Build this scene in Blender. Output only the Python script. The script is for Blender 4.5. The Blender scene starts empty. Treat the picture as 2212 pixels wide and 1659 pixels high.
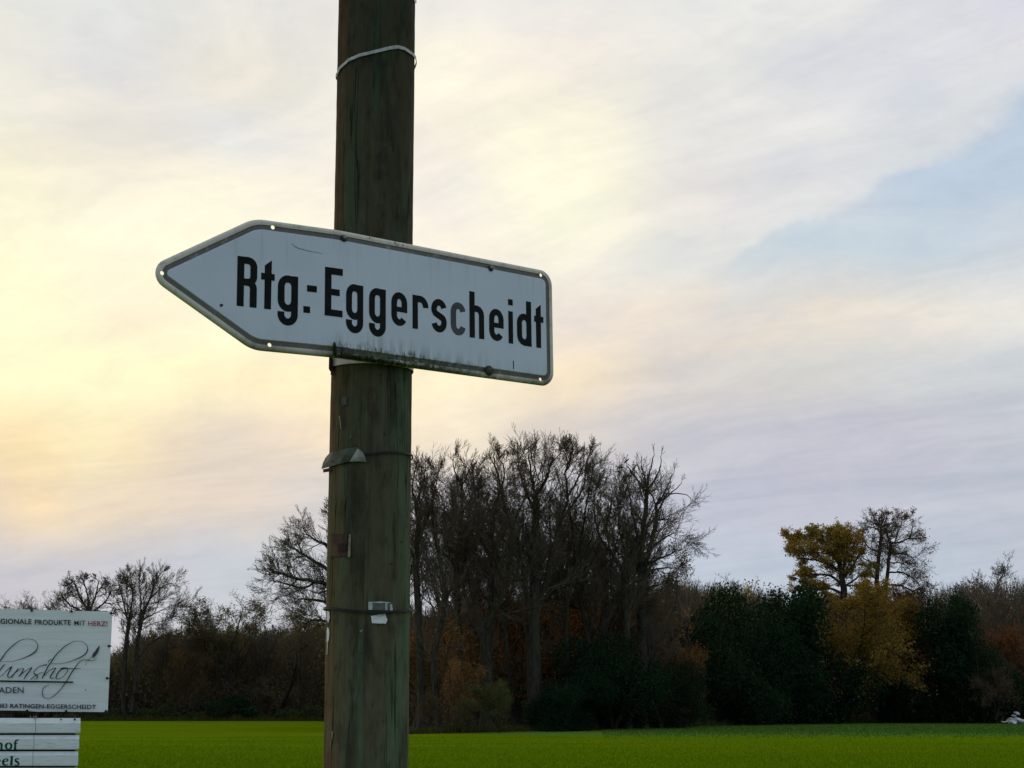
import bpy, bmesh, math, random
import numpy as np
from mathutils import Vector, Matrix
sc = bpy.context.scene
COL = sc.collection

# ------------------------------------------------------------------ camera
# survey units: angles measured on the photograph (2212 wide), camera 1.6 m above the field
F, CX, CY, HOR = 3324., 1106., 829.5, 1520.
EYE = 1.6
PITCH = math.atan((HOR-CY)/F)
cp, sp = math.cos(PITCH), math.sin(PITCH)
cam_d = bpy.data.cameras.new('camera'); cam = bpy.data.objects.new('camera', cam_d); COL.objects.link(cam)
cam.location = (0, 0, EYE); cam.rotation_euler = (math.pi/2+PITCH, 0, 0)
cam_d.sensor_width = 36; cam_d.lens = 36*F/2212.
cam_d.clip_end = 9000; cam_d.clip_start = .05
sc.camera = cam
sc.view_settings.view_transform = 'Standard'
sc.view_settings.look = 'None'
sc.view_settings.gamma = 1
sc.view_settings.exposure = 0
sc.view_settings.use_curve_mapping = False

SUN_AZ, SUN_EL = math.radians(-16.5), math.radians(11.5)     # azimuth from +Y, to the left

def s2l(c):
    return tuple((v/255/12.92 if v/255 <= .04045 else ((v/255+.055)/1.055)**2.4) for v in c)

# ------------------------------------------------------------------ node helper
class NT:
    def __init__(s, tree): s.t = tree; s.n = tree.nodes; s.l = tree.links; s.n.clear()
    def node(s, typ, **kw):
        n = s.n.new(typ)
        for k, v in kw.items(): setattr(n, k, v)
        return n
    def put(s, sock, v):
        if hasattr(v, 'is_linked') or hasattr(v, 'links'): s.l.new(v, sock)
        elif v is not None: sock.default_value = v
    def math(s, op, a, b=None, c=None, clamp=False):
        n = s.node('ShaderNodeMath', operation=op); n.use_clamp = clamp
        s.put(n.inputs[0], a); s.put(n.inputs[1], b)
        if c is not None: s.put(n.inputs[2], c)
        return n.outputs[0]
    def vmath(s, op, a, b=None, out=0):
        n = s.node('ShaderNodeVectorMath', operation=op)
        s.put(n.inputs[0], a)
        if b is not None: s.put(n.inputs['Scale' if op == 'SCALE' else 1], b)
        return n.outputs[out]
    def mix(s, f, a, b, mode='MIX'):
        n = s.node('ShaderNodeMix', data_type='RGBA', blend_type=mode)
        s.put(n.inputs[0], f); s.put(n.inputs[6], a); s.put(n.inputs[7], b)
        return n.outputs[2]
    def rng(s, v, a, b, c=0., d=1., smooth=True):
        n = s.node('ShaderNodeMapRange'); n.interpolation_type = 'SMOOTHSTEP' if smooth else 'LINEAR'
        s.put(n.inputs[0], v)
        for i, x in enumerate((a, b, c, d)): n.inputs[i+1].default_value = x
        return n.outputs[0]
    def noise(s, vec, scale, detail=4, rough=.55, dist=0., out=0, dims='3D'):
        n = s.node('ShaderNodeTexNoise'); n.noise_dimensions = dims
        s.put(n.inputs['Vector'], vec)
        n.inputs['Scale'].default_value = scale; n.inputs['Detail'].default_value = detail
        n.inputs['Roughness'].default_value = rough; n.inputs['Distortion'].default_value = dist
        return n.outputs[out]
    def mapping(s, vec, loc=(0, 0, 0), rot=(0, 0, 0), scale=(1, 1, 1)):
        n = s.node('ShaderNodeMapping'); s.put(n.inputs[0], vec)
        n.inputs[1].default_value = loc; n.inputs[2].default_value = rot; n.inputs[3].default_value = scale
        return n.outputs[0]
    def comb(s, x, y, z=0.):
        n = s.node('ShaderNodeCombineXYZ')
        for i, v in enumerate((x, y, z)): s.put(n.inputs[i], v)
        return n.outputs[0]
    def sep(s, v):
        n = s.node('ShaderNodeSeparateXYZ'); s.put(n.inputs[0], v); return n.outputs
    def ramp(s, f, stops, interp='LINEAR'):
        n = s.node('ShaderNodeValToRGB'); r = n.color_ramp; r.interpolation = interp
        while len(r.elements) > 1: r.elements.remove(r.elements[-1])
        r.elements[0].position = stops[0][0]; r.elements[0].color = tuple(stops[0][1])+(1,)
        for p, c in stops[1:]:
            e = r.elements.new(p); e.color = tuple(c)+(1,)
        s.put(n.inputs[0], f); return n.outputs[0]

# ------------------------------------------------------------------ sky
def ray_dir(px, py):
    return Vector(((px-CX)/F, cp-sp*(CY-py)/F, sp+cp*(CY-py)/F)).normalized()
world = bpy.data.worlds.new('World'); sc.world = world; world.use_nodes = True
W = NT(world.node_tree)
tc = W.node('ShaderNodeTexCoord').outputs['Generated']
d0 = W.vmath('NORMALIZE', tc)
# thin-cloud layer seen in perspective: direction projected on a flat cloud deck
sx, sy, sz = W.sep(d0)
den = W.math('ADD', W.math('MAXIMUM', sz, 0.0), .07)
cx_, cy_ = W.math('DIVIDE', sx, den), W.math('DIVIDE', sy, den)
deck = W.comb(cx_, cy_, 0.)
warp = W.vmath('SUBTRACT', W.noise(deck, .55, 3, .5, out=1), (.5, .5, .5))
deckw = W.vmath('ADD', deck, W.vmath('SCALE', warp, 1.3))
def along(v, deg, fa, fb, off=0.):
    A = math.radians(deg)
    a = W.vmath('DOT_PRODUCT', v, (math.sin(A)*fa, math.cos(A)*fa, 0), out=1)
    b_ = W.vmath('DOT_PRODUCT', v, (math.cos(A)*fb, -math.sin(A)*fb, 0), out=1)
    return W.comb(W.math('ADD', a, off), b_, off)
streak = W.noise(along(deckw, -40, .55, 2.0), 1., 7, .60)
streak2 = W.noise(along(deckw, -52, 1.0, 4.6, 5.), 1., 6, .62)
streak3 = W.noise(along(deckw, -33, 1.4, 9., 11.), 1., 5, .6)
puff = W.noise(deckw, 1.25, 5, .55)
# angular coordinates with a little warp so that the cloud masses get ragged edges
nz = W.vmath('SUBTRACT', W.noise(d0, 7.0, 5, .55, out=1), (.5, .5, .5))
d1 = W.vmath('ADD', d0, W.vmath('SCALE', nz, .05))
d1 = W.vmath('NORMALIZE', d1)
ax, ay, az = W.sep(d1)
azi = W.math('DEGREES', W.math('ARCTAN2', ax, ay))
ele = W.math('DEGREES', W.math('ARCSINE', az))
cols = [0, 250, 500, 750, 1000, 1200, 1500, 1750, 2000, 2212]
grid = [
 (0,   [(226,228,224),(228,230,226),(234,232,226),(236,232,226),(238,234,228),(234,232,228),(230,230,227),(232,232,228),(218,218,226),(204,208,222)]),
 (150, [(234,232,222),(224,224,224),(240,234,220),(240,236,226),(248,242,226),(244,236,226),(238,236,229),(224,224,228),(226,226,230),(220,220,229)]),
 (300, [(240,236,224),(238,232,222),(236,234,230),(244,238,226),(248,238,224),(252,244,222),(232,230,226),(234,233,231),(206,213,223),(190,205,223)]),
 (430, [(252,244,218),(246,238,222),(250,244,224),(248,240,226),(238,232,226),(252,246,224),(236,231,225),(216,218,225),(190,206,222),(190,206,222)]),
 (560, [(255,251,220),(254,246,224),(254,250,224),(254,248,226),(250,241,226),(242,235,224),(214,218,218),(196,209,219),(202,214,221),(206,214,222)]),
 (700, [(255,252,214),(254,240,214),(254,248,216),(253,242,210),(252,240,210),(232,222,212),(240,226,208),(238,226,210),(236,228,216),(230,228,222)]),
 (830, [(255,250,208),(254,248,206),(253,240,200),(252,238,200),(252,240,208),(250,232,202),(222,214,206),(214,212,207),(208,211,213),(204,209,214)]),
 (960, [(252,226,180),(250,228,188),(228,214,198),(244,226,198),(246,232,208),(222,212,204),(203,203,210),(199,199,210),(198,199,210),(199,202,210)]),
 (1090,[(225,208,188),(226,210,190),(222,208,196),(208,206,206),(206,204,208),(198,200,209),(194,197,211),(194,196,209),(194,198,210),(194,198,210)]),
 (1230,[(190,192,204),(194,197,208),(192,200,210),(194,200,210),(196,200,210),(192,198,212),(190,200,214),(188,199,213),(188,198,212),(190,198,210)]),
]
base = None
prev_e = None
for (yy, row) in reversed(grid):
    e = math.degrees(PITCH+math.atan((CY-yy)/F))
    span = 52.
    stops = []
    for xx, c in zip(cols, row):
        a = math.degrees(math.atan((xx-CX)/F))/math.cos(math.radians(e))
        stops.append((min(1, max(0, a/span+.5)), s2l(c)))
    pos = W.math('ADD', W.math('DIVIDE', azi, span), .5, clamp=True)
    rc = W.ramp(pos, stops, 'EASE')
    if base is None: base = rc
    else: base = W.mix(W.rng(ele, prev_e, e), base, rc)
    prev_e = e
# outside the photographed part the same thin overcast goes on, bluer and dimmer away from the sun
sdir = (math.sin(SUN_AZ)*math.cos(SUN_EL), math.cos(SUN_AZ)*math.cos(SUN_EL), math.sin(SUN_EL))
csun = W.vmath('DOT_PRODUCT', d1, sdir, out=1)
cn = W.mix(W.rng(csun, -.6, .9), s2l((170, 184, 208))+(1,), s2l((236, 226, 206))+(1,))
cn = W.mix(W.rng(puff, .3, .7, 0, .35), cn, s2l((206, 208, 214))+(1,))
inview = W.math('MULTIPLY', W.rng(W.math('ABSOLUTE', azi), 20, 42, 1, 0), W.rng(ele, 27, 50, 1, 0))
cloud = W.mix(inview, cn, base)
# the long lower edge of the bright veil, rising to the right, with clear air under it
A1, A2 = ray_dir(1230, 665), ray_dir(2240, 190)
nrm = A1.cross(A2).normalized()
if nrm.z > 0: nrm = -nrm
nz2 = W.vmath('SUBTRACT', W.noise(d0, 16.0, 6, .6, out=1), (.5, .5, .5))
d2 = W.vmath('ADD', d1, W.vmath('SCALE', nz2, .040))
sd = W.math('ADD', W.vmath('DOT_PRODUCT', d2, tuple(nrm), out=1), W.math('MULTIPLY', W.math('SUBTRACT', W.noise(along(deckw, -40, .8, .8, 3.), 1., 3, .5), .5), .09))
em = W.math('MULTIPLY', W.rng(azi, 2.5, 9), W.rng(azi, 22, 45, 1, 0))
gap = W.math('MULTIPLY', W.math('MULTIPLY', W.rng(sd, -.012, .040), W.rng(sd, .035, .120, 1, 0)), em)
gap = W.math('MULTIPLY', gap, W.rng(W.noise(W.mapping(d2, scale=(1, 1, 2.4)), 13, 6, .6, .5), .40, .62, 1, .25))
cloud = W.mix(W.math('MULTIPLY', gap, .34), cloud, s2l((190, 205, 221))+(1,))
lip = W.math('MULTIPLY', W.math('MULTIPLY', W.rng(sd, -.045, -.008), W.rng(sd, -.006, .006, 1, 0)), em)
cloud = W.mix(W.math('MULTIPLY', lip, .35), cloud, s2l((246, 240, 228))+(1,))
# the thinnest place in the veil, where the light breaks through over the sign
for (gx_, gy_, k_, st_, cc) in ((1180, 405, 900, 1.0, (255, 252, 226)), (1165, 300, 1500, .35, (254, 248, 226)), (985, 200, 2500, .5, (255, 252, 228)), (40, 640, 250, .35, (255, 252, 212)), (165, 910, 1800, .4, (255, 248, 200)), (40, 1010, 2500, .3, (254, 226, 168)), (90, 1080, 3000, .35, (252, 222, 172))):
    dd = W.vmath('DOT_PRODUCT', W.vmath('NORMALIZE', d2), tuple(ray_dir(gx_, gy_)), out=1)
    g_ = W.math('EXPONENT', W.math('MULTIPLY', W.math('SUBTRACT', dd, 1.), float(k_)))
    cloud = W.mix(W.math('MULTIPLY', g_, st_), cloud, s2l(cc)+(1,))
mot = W.noise(W.mapping(d1, scale=(1, 1, 2.6)), 26, 7, .62, .6)
mot2 = W.noise(W.mapping(d2, scale=(1, 1, 2.2)), 70, 5, .6, .4)
mo = W.math('ADD', W.math('MULTIPLY', W.rng(mot, .3, .7, -1, 1), .022), W.math('MULTIPLY', W.rng(mot2, .3, .7, -1, 1), .006))
cloud = W.vmath('SCALE', cloud, W.math('ADD', 1., mo))
cloud = W.mix(W.rng(mot, .53, .38, 0, .20), cloud, W.vmath('MULTIPLY', cloud, (.95, .975, 1.03)))
# wisps: bright fibres and grey-lilac bands
w1 = W.rng(streak, .36, .64, -1, 1)
w2 = W.rng(streak2, .34, .66, -1, 1)
amp = W.math('MULTIPLY', W.math('ADD', W.math('ADD', W.math('MULTIPLY', w1, .5), W.math('MULTIPLY', w2, .35)), W.math('MULTIPLY', W.rng(streak3, .34, .66, -1, 1), .2)), W.rng(sz, .02, .14, .25, 1))
bright = W.math('ADD', 1.0, W.math('MULTIPLY', amp, .075))
cloud = W.vmath('SCALE', cloud, bright)
warmth = W.math('MULTIPLY', W.rng(amp, 0, .9), .22)
cloud = W.mix(warmth, cloud, W.vmath('MULTIPLY', cloud, (1.06, 1.0, .9)))
cool = W.math('MULTIPLY', W.rng(amp, 0, -.9), .3)
cloud = W.mix(cool, cloud, W.vmath('MULTIPLY', cloud, (.93, .97, 1.04)))
sky = W.node('ShaderNodeTexSky'); sky.sky_type = 'NISHITA'; sky.sun_disc = False
sky.sun_elevation = SUN_EL; sky.sun_rotation = SUN_AZ
sky.air_density = 1; sky.dust_density = 1.5
fin = W.mix(.99, sky.outputs[0], W.vmath('SCALE', cloud, 10.))
bg = W.node('ShaderNodeBackground'); W.put(bg.inputs[0], fin); bg.inputs[1].default_value = .1
wo = W.node('ShaderNodeOutputWorld'); W.l.new(bg.outputs[0], wo.inputs[0])
world.cycles.sampling_method = 'AUTOMATIC'

sun_d = bpy.data.lights.new('sun', 'SUN'); sun_d.energy = .6; sun_d.angle = math.radians(14); sun_d.color = (1, .84, .6)
sun = bpy.data.objects.new('sun', sun_d); COL.objects.link(sun)
sun.rotation_euler = (-Vector(sdir)).to_track_quat('-Z', 'Y').to_euler()
sun.location = (-20, 60, 30)

# ------------------------------------------------------------------ geometry helpers
def ray(px, py):
    v = Vector(((px-CX)/F, 0, 0)) + Vector((0, cp, sp)) + Vector((0, -sp, cp))*((CY-py)/F)
    return v
EYEV = Vector((0, 0, EYE))
def at(px, py, Y):                     # point on the ray of a measured angle at forward distance Y
    v = ray(px, py); return EYEV + v*(Y/v.y)
def plane_hit(px, py, P0, n):
    v = ray(px, py); return EYEV + v*((P0-EYEV).dot(n)/v.dot(n))

def tag(o, label=None, cat=None, group=None, kind=None):
    if label: o['label'] = label
    if cat: o['category'] = cat
    if group: o['group'] = group
    if kind: o['kind'] = kind
    return o
def empty(name, loc=(0, 0, 0), rz=0):
    o = bpy.data.objects.new(name, None); COL.objects.link(o); o.location = loc; o.rotation_euler.z = rz
    o.empty_display_size = .1
    return o
def mesh_np(name, V, Fc, mats, sizes=None, smooth=False, midx=None):
    """V (n,3); Fc flat index array with constant size k or list of faces"""
    me = bpy.data.meshes.new(name)
    if isinstance(Fc, np.ndarray):
        m, k = Fc.shape
        me.vertices.add(len(V)); me.vertices.foreach_set('co', np.asarray(V, dtype=np.float32).ravel())
        me.loops.add(m*k); me.loops.foreach_set('vertex_index', Fc.astype(np.int32).ravel())
        me.polygons.add(m)
        me.polygons.foreach_set('loop_start', np.arange(0, m*k, k, dtype=np.int32))
        me.polygons.foreach_set('loop_total', np.full(m, k, dtype=np.int32))
        if smooth: me.polygons.foreach_set('use_smooth', np.ones(m, dtype=bool))
        me.update(calc_edges=True)
    else:
        me.from_pydata([tuple(v) for v in V], [], Fc); me.update()
        if smooth:
            for p in me.polygons: p.use_smooth = True
    for m_ in (mats if isinstance(mats, (list, tuple)) else [mats]): me.materials.append(m_)
    if midx is not None: me.polygons.foreach_set('material_index', np.asarray(midx, dtype=np.int32))
    return me
def link(name, me, parent=None):
    o = bpy.data.objects.new(name, me); COL.objects.link(o)
    if parent: o.parent = parent
    return o

class MB:                               # small mesh builder
    def __init__(s): s.v = []; s.f = []
    def add(s, v, f):
        b = len(s.v); s.v += [tuple(x) for x in v]; s.f += [tuple(i+b for i in q) for q in f]
    def box(s, c, x, y, z):             # centre, three half vectors
        c, x, y, z = map(Vector, (c, x, y, z))
        v = [c+x*a+y*b+z*d for d in (-1, 1) for b in (-1, 1) for a in (-1, 1)]
        s.add(v, [(0, 2, 3, 1), (4, 5, 7, 6), (0, 1, 5, 4), (2, 6, 7, 3), (0, 4, 6, 2), (1, 3, 7, 5)])
    def tube(s, pts, rad, k=6, closed=False):
        pts = [Vector(p) for p in pts]; n = len(pts)
        rad = rad if isinstance(rad, (list, tuple)) else [rad]*n
        vs = []
        up = None
        for i, p in enumerate(pts):
            if closed: t = pts[(i+1) % n]-pts[i-1]
            else: t = pts[min(i+1, n-1)]-pts[max(i-1, 0)]
            t.normalize()
            if up is None: up = t.orthogonal().normalized()
            up = (up-t*up.dot(t)).normalized(); w = t.cross(up)
            for j in range(k):
                a = 2*math.pi*j/k; vs.append(p+(up*math.cos(a)+w*math.sin(a))*rad[i])
        f = []
        for i in range(n if closed else n-1):
            for j in range(k):
                a, b = i*k+j, i*k+(j+1) % k; c, d = ((i+1) % n)*k+(j+1) % k, ((i+1) % n)*k+j
                f.append((a, b, c, d))
        if not closed: f += [tuple(range(k-1, -1, -1)), tuple((n-1)*k+j for j in range(k))]
        s.add(vs, f)
    def slab(s, loop, n, th):           # flat polygon (3d loop) with thickness th along -n
        n = Vector(n); m = len(loop)
        a = [Vector(p) for p in loop]; b = [p-n*th for p in a]
        s.add(a+b, [tuple(range(m)), tuple(range(2*m-1, m-1, -1))]+[(i, i+m, (i+1) % m+m, (i+1) % m) for i in range(m)])
    def build(s, name, mat, parent=None, smooth=False):
        me = bpy.data.meshes.new(name); me.from_pydata(s.v, [], s.f); me.materials.append(mat)
        bm = bmesh.new(); bm.from_mesh(me); bmesh.ops.recalc_face_normals(bm, faces=bm.faces); bm.to_mesh(me); bm.free()
        if smooth:
            for p in me.polygons: p.use_smooth = True
        return link(name, me, parent)

# ------------------------------------------------------------------ materials
def new_mat(name):
    m = bpy.data.materials.new(name); m.use_nodes = True
    return m, NT(m.node_tree)
def finish(T, col, rough=.8, bump=None, bstr=.3, bdist=.01, spec=.3, extra=None, metallic=0.):
    p = T.node('ShaderNodeBsdfPrincipled')
    T.put(p.inputs['Base Color'], col if not isinstance(col, tuple) else col+(1,))
    T.put(p.inputs['Roughness'], rough); p.inputs['Specular IOR Level'].default_value = spec
    p.inputs['Metallic'].default_value = metallic
    if bump is not None:
        b = T.node('ShaderNodeBump'); b.inputs['Strength'].default_value = bstr; b.inputs['Distance'].default_value = bdist
        T.put(b.inputs['Height'], bump); T.l.new(b.outputs[0], p.inputs['Normal'])
    out = T.node('ShaderNodeOutputMaterial')
    if extra: extra(p, out)
    else: T.l.new(p.outputs[0], out.inputs[0])
    return p
def obj_co(T): return T.node('ShaderNodeTexCoord').outputs['Object']

def simple(name, col, rough=.7, var=.25, scale=30, spec=.3, metallic=0.):
    m, T = new_mat(name); co = obj_co(T)
    n = T.noise(co, scale, 4)
    c = T.mix(T.rng(n, .3, .7), tuple(v*(1-var) for v in col)+(1,), tuple(min(1, v*(1+var)) for v in col)+(1,))
    finish(T, c, rough, n, .15, .002, spec, metallic=metallic)
    return m

# weathered impregnated pole wood
def mat_pole():
    m, T = new_mat('weathered_pole_wood'); co = obj_co(T)
    x, y, z = T.sep(co)
    ang = T.math('ARCTAN2', x, y)
    cyl = T.comb(T.math('MULTIPLY', ang, .115), T.math('MULTIPLY', z, 1.), 0.)
    # x across the bark in metres, y height in metres
    fine = T.noise(T.mapping(cyl, scale=(150, 3.2, 1)), 1., 6, .62, .3)
    mid = T.noise(T.mapping(cyl, scale=(42, 2.4, 1)), 1., 5, .6, .5)
    big = T.noise(T.mapping(cyl, scale=(13, 1.7, 1)), 1., 4, .55, .8)
    algae = T.noise(T.mapping(cyl, loc=(3, 1, 0), scale=(7, 1.1, 1)), 1., 4, .55, .4)
    spots = T.noise(T.mapping(cyl, scale=(38, 12, 1)), 1., 5, .6)
    brown = (.070, .066, .038, 1); green = (.062, .094, .052, 1); grey = (.084, .100, .076, 1); dark = (.018, .016, .011, 1)
    mott = T.noise(T.mapping(cyl, loc=(0, 5, 0), scale=(26, 9, 1)), 1., 6, .65)
    grain = T.noise(T.mapping(cyl, scale=(330, 5, 1)), 1., 4, .6)
    c = T.mix(T.rng(algae, .38, .62), brown, green)
    c = T.mix(T.math('MULTIPLY', T.rng(mid, .48, .68), .5), c, grey)
    left = T.rng(ang, math.radians(-158), math.radians(-122), 0, 1)
    left = T.math('MULTIPLY', T.math('MULTIPLY', left, T.rng(ang, math.radians(-60), math.radians(-95), 0, 1)), T.rng(big, .35, .6, .45, 1))
    c = T.mix(T.math('MULTIPLY', left, .85), c, (.125, .064, .026, 1))
    c = T.mix(T.math('MULTIPLY', T.rng(big, .50, .68), .62), c, dark)
    c = T.mix(T.math('MULTIPLY', T.rng(mott, .48, .66), .52), c, dark)
    c = T.mix(T.math('MULTIPLY', T.rng(mott, .46, .32), .30), c, (.115, .125, .095, 1))
    c = T.mix(T.math('MULTIPLY', T.rng(fine, .60, .74), .5), c, dark)
    c = T.mix(T.math('MULTIPLY', T.rng(grain, .52, .70), .3), c, dark)
    crk = T.math('ABSOLUTE', T.math('SUBTRACT', T.noise(T.mapping(cyl, scale=(22, .8, 1)), 1., 3, .5, .2), .5))
    crk = T.math('MULTIPLY', T.rng(crk, .010, .0), T.rng(algae, .45, .55))
    c = T.mix(T.math('MULTIPLY', crk, .8), c, (.006, .005, .004, 1))
    c = T.mix(T.math('MULTIPLY', T.rng(spots, .60, .70), .55), c, dark)
    c = T.vmath('SCALE', c, T.rng(z, .9, 4.0, 1.6, .50, False))    # wood colour lighter towards the foot, darker towards the top
    h = T.math('ADD', T.math('MULTIPLY', fine, .7), T.math('MULTIPLY', mid, .6))
    finish(T, c, .9, T.math('ADD', h, T.math('MULTIPLY', crk, -1.5)), .9, .007, .15)
    return m

# enamel sign surfaces; object space = sign space (x along, z up)
def mat_sign(name, base, kind):
    m, T = new_mat(name); co = obj_co(T)
    x, y, z = T.sep(co)
    c = base+(1,)
    soft = T.noise(co, 7, 4, .55)
    speck = T.noise(co, 260, 3, .6)
    c = T.mix(T.rng(soft, .35, .7, 0, .30), c, tuple(v*.8 for v in base)+(1,))
    c = T.mix(T.rng(speck, .62, .72, 0, .12), c, (.2, .2, .18, 1))
    # rain streaks running down from the upper edge
    st = T.noise(T.mapping(co, scale=(60, 1, 4)), 1., 5, .6)
    top = T.rng(z, -.02, .175, 0, 1)
    c = T.mix(T.math('MULTIPLY', T.math('MULTIPLY', T.rng(st, .52, .72), top), .28), c, (.22, .25, .24, 1))
    grime = T.noise(T.mapping(co, scale=(70, 1, 40)), 1., 6, .65)
    blot = T.noise(T.mapping(co, loc=(2, 0, 1), scale=(9, 1, 7)), 1., 3, .5)
    # moss and dirt gathers on the lower edge, most of it in front of the pole
    wx = T.math('MULTIPLY', T.rng(x, .53, .60), T.rng(x, .84, 1.2, 1, .32))
    wx = T.math('MAXIMUM', wx, .16)
    lift = T.math('MULTIPLY', T.rng(T.math('ADD', T.math('MULTIPLY', T.noise(T.mapping(co, scale=(24, 1, 3)), 1., 5, .65), .7), T.math('MULTIPLY', T.noise(T.mapping(co, scale=(120, 1, 12)), 1., 3, .6), .3)), .36, .66), .030)
    zl = T.math('SUBTRACT', z, T.math('MULTIPLY', lift, wx))
    low = T.rng(zl, -.142, -.160, 0, 1)
    mossm = T.math('MULTIPLY', T.math('MULTIPLY', low, T.rng(grime, .38, .66) if kind == 'face' else T.rng(grime, .36, .56)), wx)
    smear = T.math('MULTIPLY', T.math('MULTIPLY', T.rng(T.math('SUBTRACT', z, T.math('MULTIPLY', blot, .06)), -.115, -.175, 0, 1), T.rng(st, .42, .62)), T.math('MULTIPLY', wx, .45))
    c = T.mix(smear, c, (.16, .20, .15, 1))
    mosscol = T.mix(T.rng(blot, .4, .6), (.018, .036, .010, 1), (.050, .064, .036, 1))
    if kind != 'face':
        d = T.noise(T.mapping(co, scale=(28, 1, 22)), 1., 6, .65)
        c = T.mix(T.rng(d, .5, .72, 0, .55), c, (.075, .075, .055, 1))
        c = T.mix(T.rng(d, .44, .30, 0, .35), c, (.62, .62, .56, 1))
        lowd = T.rng(z, -.11, -.17, 0, .5)
        c = T.mix(T.math('MULTIPLY', lowd, T.rng(blot, .35, .65)), c, (.05, .062, .035, 1))
    c = T.mix(T.math('MULTIPLY', mossm, .95), c, mosscol)
    finish(T, c, .42 if kind == 'face' else .6, T.math('ADD', T.math('MULTIPLY', grime, mossm), T.math('MULTIPLY', soft, .05)), .3, .003, .35)
    return m

def mat_leaf(name='leaf_surface'):
    m, T = new_mat(name)
    oi = T.node('ShaderNodeObjectInfo').outputs['Color']
    geo = T.node('ShaderNodeNewGeometry')
    rnd = geo.outputs['Random Per Island']
    co = obj_co(T)
    n = T.noise(co, .45, 3, .6)
    c = T.vmath('SCALE', oi, T.math('ADD', 1.9, T.math('MULTIPLY', rnd, 3.0)))
    c = T.mix(T.rng(n, .38, .66, 0, .6), c, T.vmath('MULTIPLY', c, (.55, .8, .7)))
    r2 = T.math('FRACT', T.math('MULTIPLY', rnd, 17.3))
    c = T.mix(T.rng(r2, .75, 1, 0, .5), c, T.vmath('MULTIPLY', c, (1.5, 1.05, .6)))
    d = T.node('ShaderNodeBsdfDiffuse'); T.put(d.inputs[0], c)
    t = T.node('ShaderNodeBsdfTranslucent'); T.put(t.inputs[0], T.vmath('MULTIPLY', c, (1.3, 1.15, .6)))
    ms = T.node('ShaderNodeMixShader'); ms.inputs[0].default_value = .3
    T.l.new(d.outputs[0], ms.inputs[1]); T.l.new(t.outputs[0], ms.inputs[2])
    o = T.node('ShaderNodeOutputMaterial'); T.l.new(ms.outputs[0], o.inputs[0])
    return m
def mat_bark(name, a, b):
    m, T = new_mat(name); co = obj_co(T)
    n = T.noise(T.mapping(co, scale=(3, 3, .8)), 2.2, 5, .65)
    c = T.mix(T.rng(n, .35, .65), a+(1,), b+(1,))
    z = T.sep(co)[2]
    finish(T, c, .9, n, .5, .03, .1)
    return m
def mat_field():
    m, T = new_mat('young_cereal_field'); co = obj_co(T)
    big = T.noise(T.mapping(co, scale=(.35, 1.6, 1)), .16, 4, .55)
    mid = T.noise(T.mapping(co, scale=(.7, 1.3, 1)), 1.4, 5, .6)
    fine = T.noise(co, 9, 5, .7)
    a = (.076, .152, .003, 1); b = (.122, .194, .004, 1)
    c = T.mix(T.rng(big, .35, .65), a, b)
    c = T.mix(T.rng(mid, .35, .7, 0, .45), c, (.155, .200, .003, 1))
    c = T.mix(T.rng(fine, .4, .7, 0, .3), c, (.065, .100, .002, 1))
    finish(T, c, 1., T.math('ADD', mid, fine), .8, .06, .0)
    return m

M = {}
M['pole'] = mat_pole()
M['face'] = mat_sign('sign_white_enamel', (.60, .685, .79), 'face')
M['rim'] = mat_sign('sign_rim_enamel', (.66, .64, .56), 'rim')
M['band'] = mat_sign('sign_faded_border', (.145, .135, .125), 'band')
M['metal'] = simple('galvanised_metal', (.42, .43, .42), .5, .25, 25, .5, .3)
M['darkmetal'] = simple('rusty_bolt_metal', (.05, .042, .035), .7, .5, 90)
M['boltcap'] = simple('pale_bolt_cap', (.28, .29, .28), .5, .3, 200)
M['black'] = simple('black_lettering', (.006, .008, .007), .6, .3, 40, .12)
M['fadedblack'] = simple('faded_lettering', (.055, .062, .072), .5, .15, 30)
M['tie'] = simple('white_plastic_tie', (.42, .44, .45), .5, .25, 60)
M['tape'] = simple('clear_white_tape', (.36, .42, .40), .35, .3, 50, .6)
M['tapebright'] = simple('white_paper_remnant', (.72, .74, .76), .6, .12, 60)
M['wire'] = simple('dark_wire', (.010, .011, .012), .5, .3, 60)
M['plastic'] = simple('dirty_green_plastic', (.050, .066, .046), .5, .5, 22)
M['plasticlight'] = simple('pale_torn_plastic', (.24, .26, .23), .5, .35, 45)
M['red'] = simple('faded_red_paper', (.062, .030, .020), .7, .5, 40)
M['darkred'] = simple('dark_red_print', (.028, .010, .010), .7, .3, 40)
M['offwhite'] = simple('yellowed_tape', (.22, .21, .15), .6, .25, 50)
M['green'] = simple('green_lettering', (.003, .085, .048), .6, .15, 30, .1)
M['redtext'] = simple('red_lettering', (.36, .018, .045), .6, .15, 30, .1)
M['bantext'] = simple('dark_grey_lettering', (.012, .026, .034), .5, .15, 30)
M['post'] = simple('dark_timber', (.03, .024, .018), .85, .4, 8)
M['leaf'] = mat_leaf()
M['bark'] = mat_bark('dark_bark', (.026, .025, .016), (.058, .054, .038))
M['twig'] = mat_bark('twig_bark', (.085, .070, .048), (.14, .115, .080))
M['palebark'] = mat_bark('grey_birch_bark', (.045, .043, .036), (.075, .07, .06))
M['field'] = mat_field()
def mat_blade(name, a, b):
    m, T = new_mat(name); rnd = T.node('ShaderNodeNewGeometry').outputs['Random Per Island']
    c = T.mix(rnd, a+(1,), b+(1,)); co = obj_co(T); n = T.noise(T.mapping(co, scale=(.3, 1, 1)), .25, 3, .5)
    c = T.mix(T.rng(n, .4, .65, 0, .5), c, T.vmath('MULTIPLY', c, (1.35, 1.02, 1.)))
    finish(T, c, 1., None, spec=0.)
    return m
M['crop'] = mat_blade('young_crop_blades', (.112, .208, .003), (.185, .295, .005))
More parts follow.
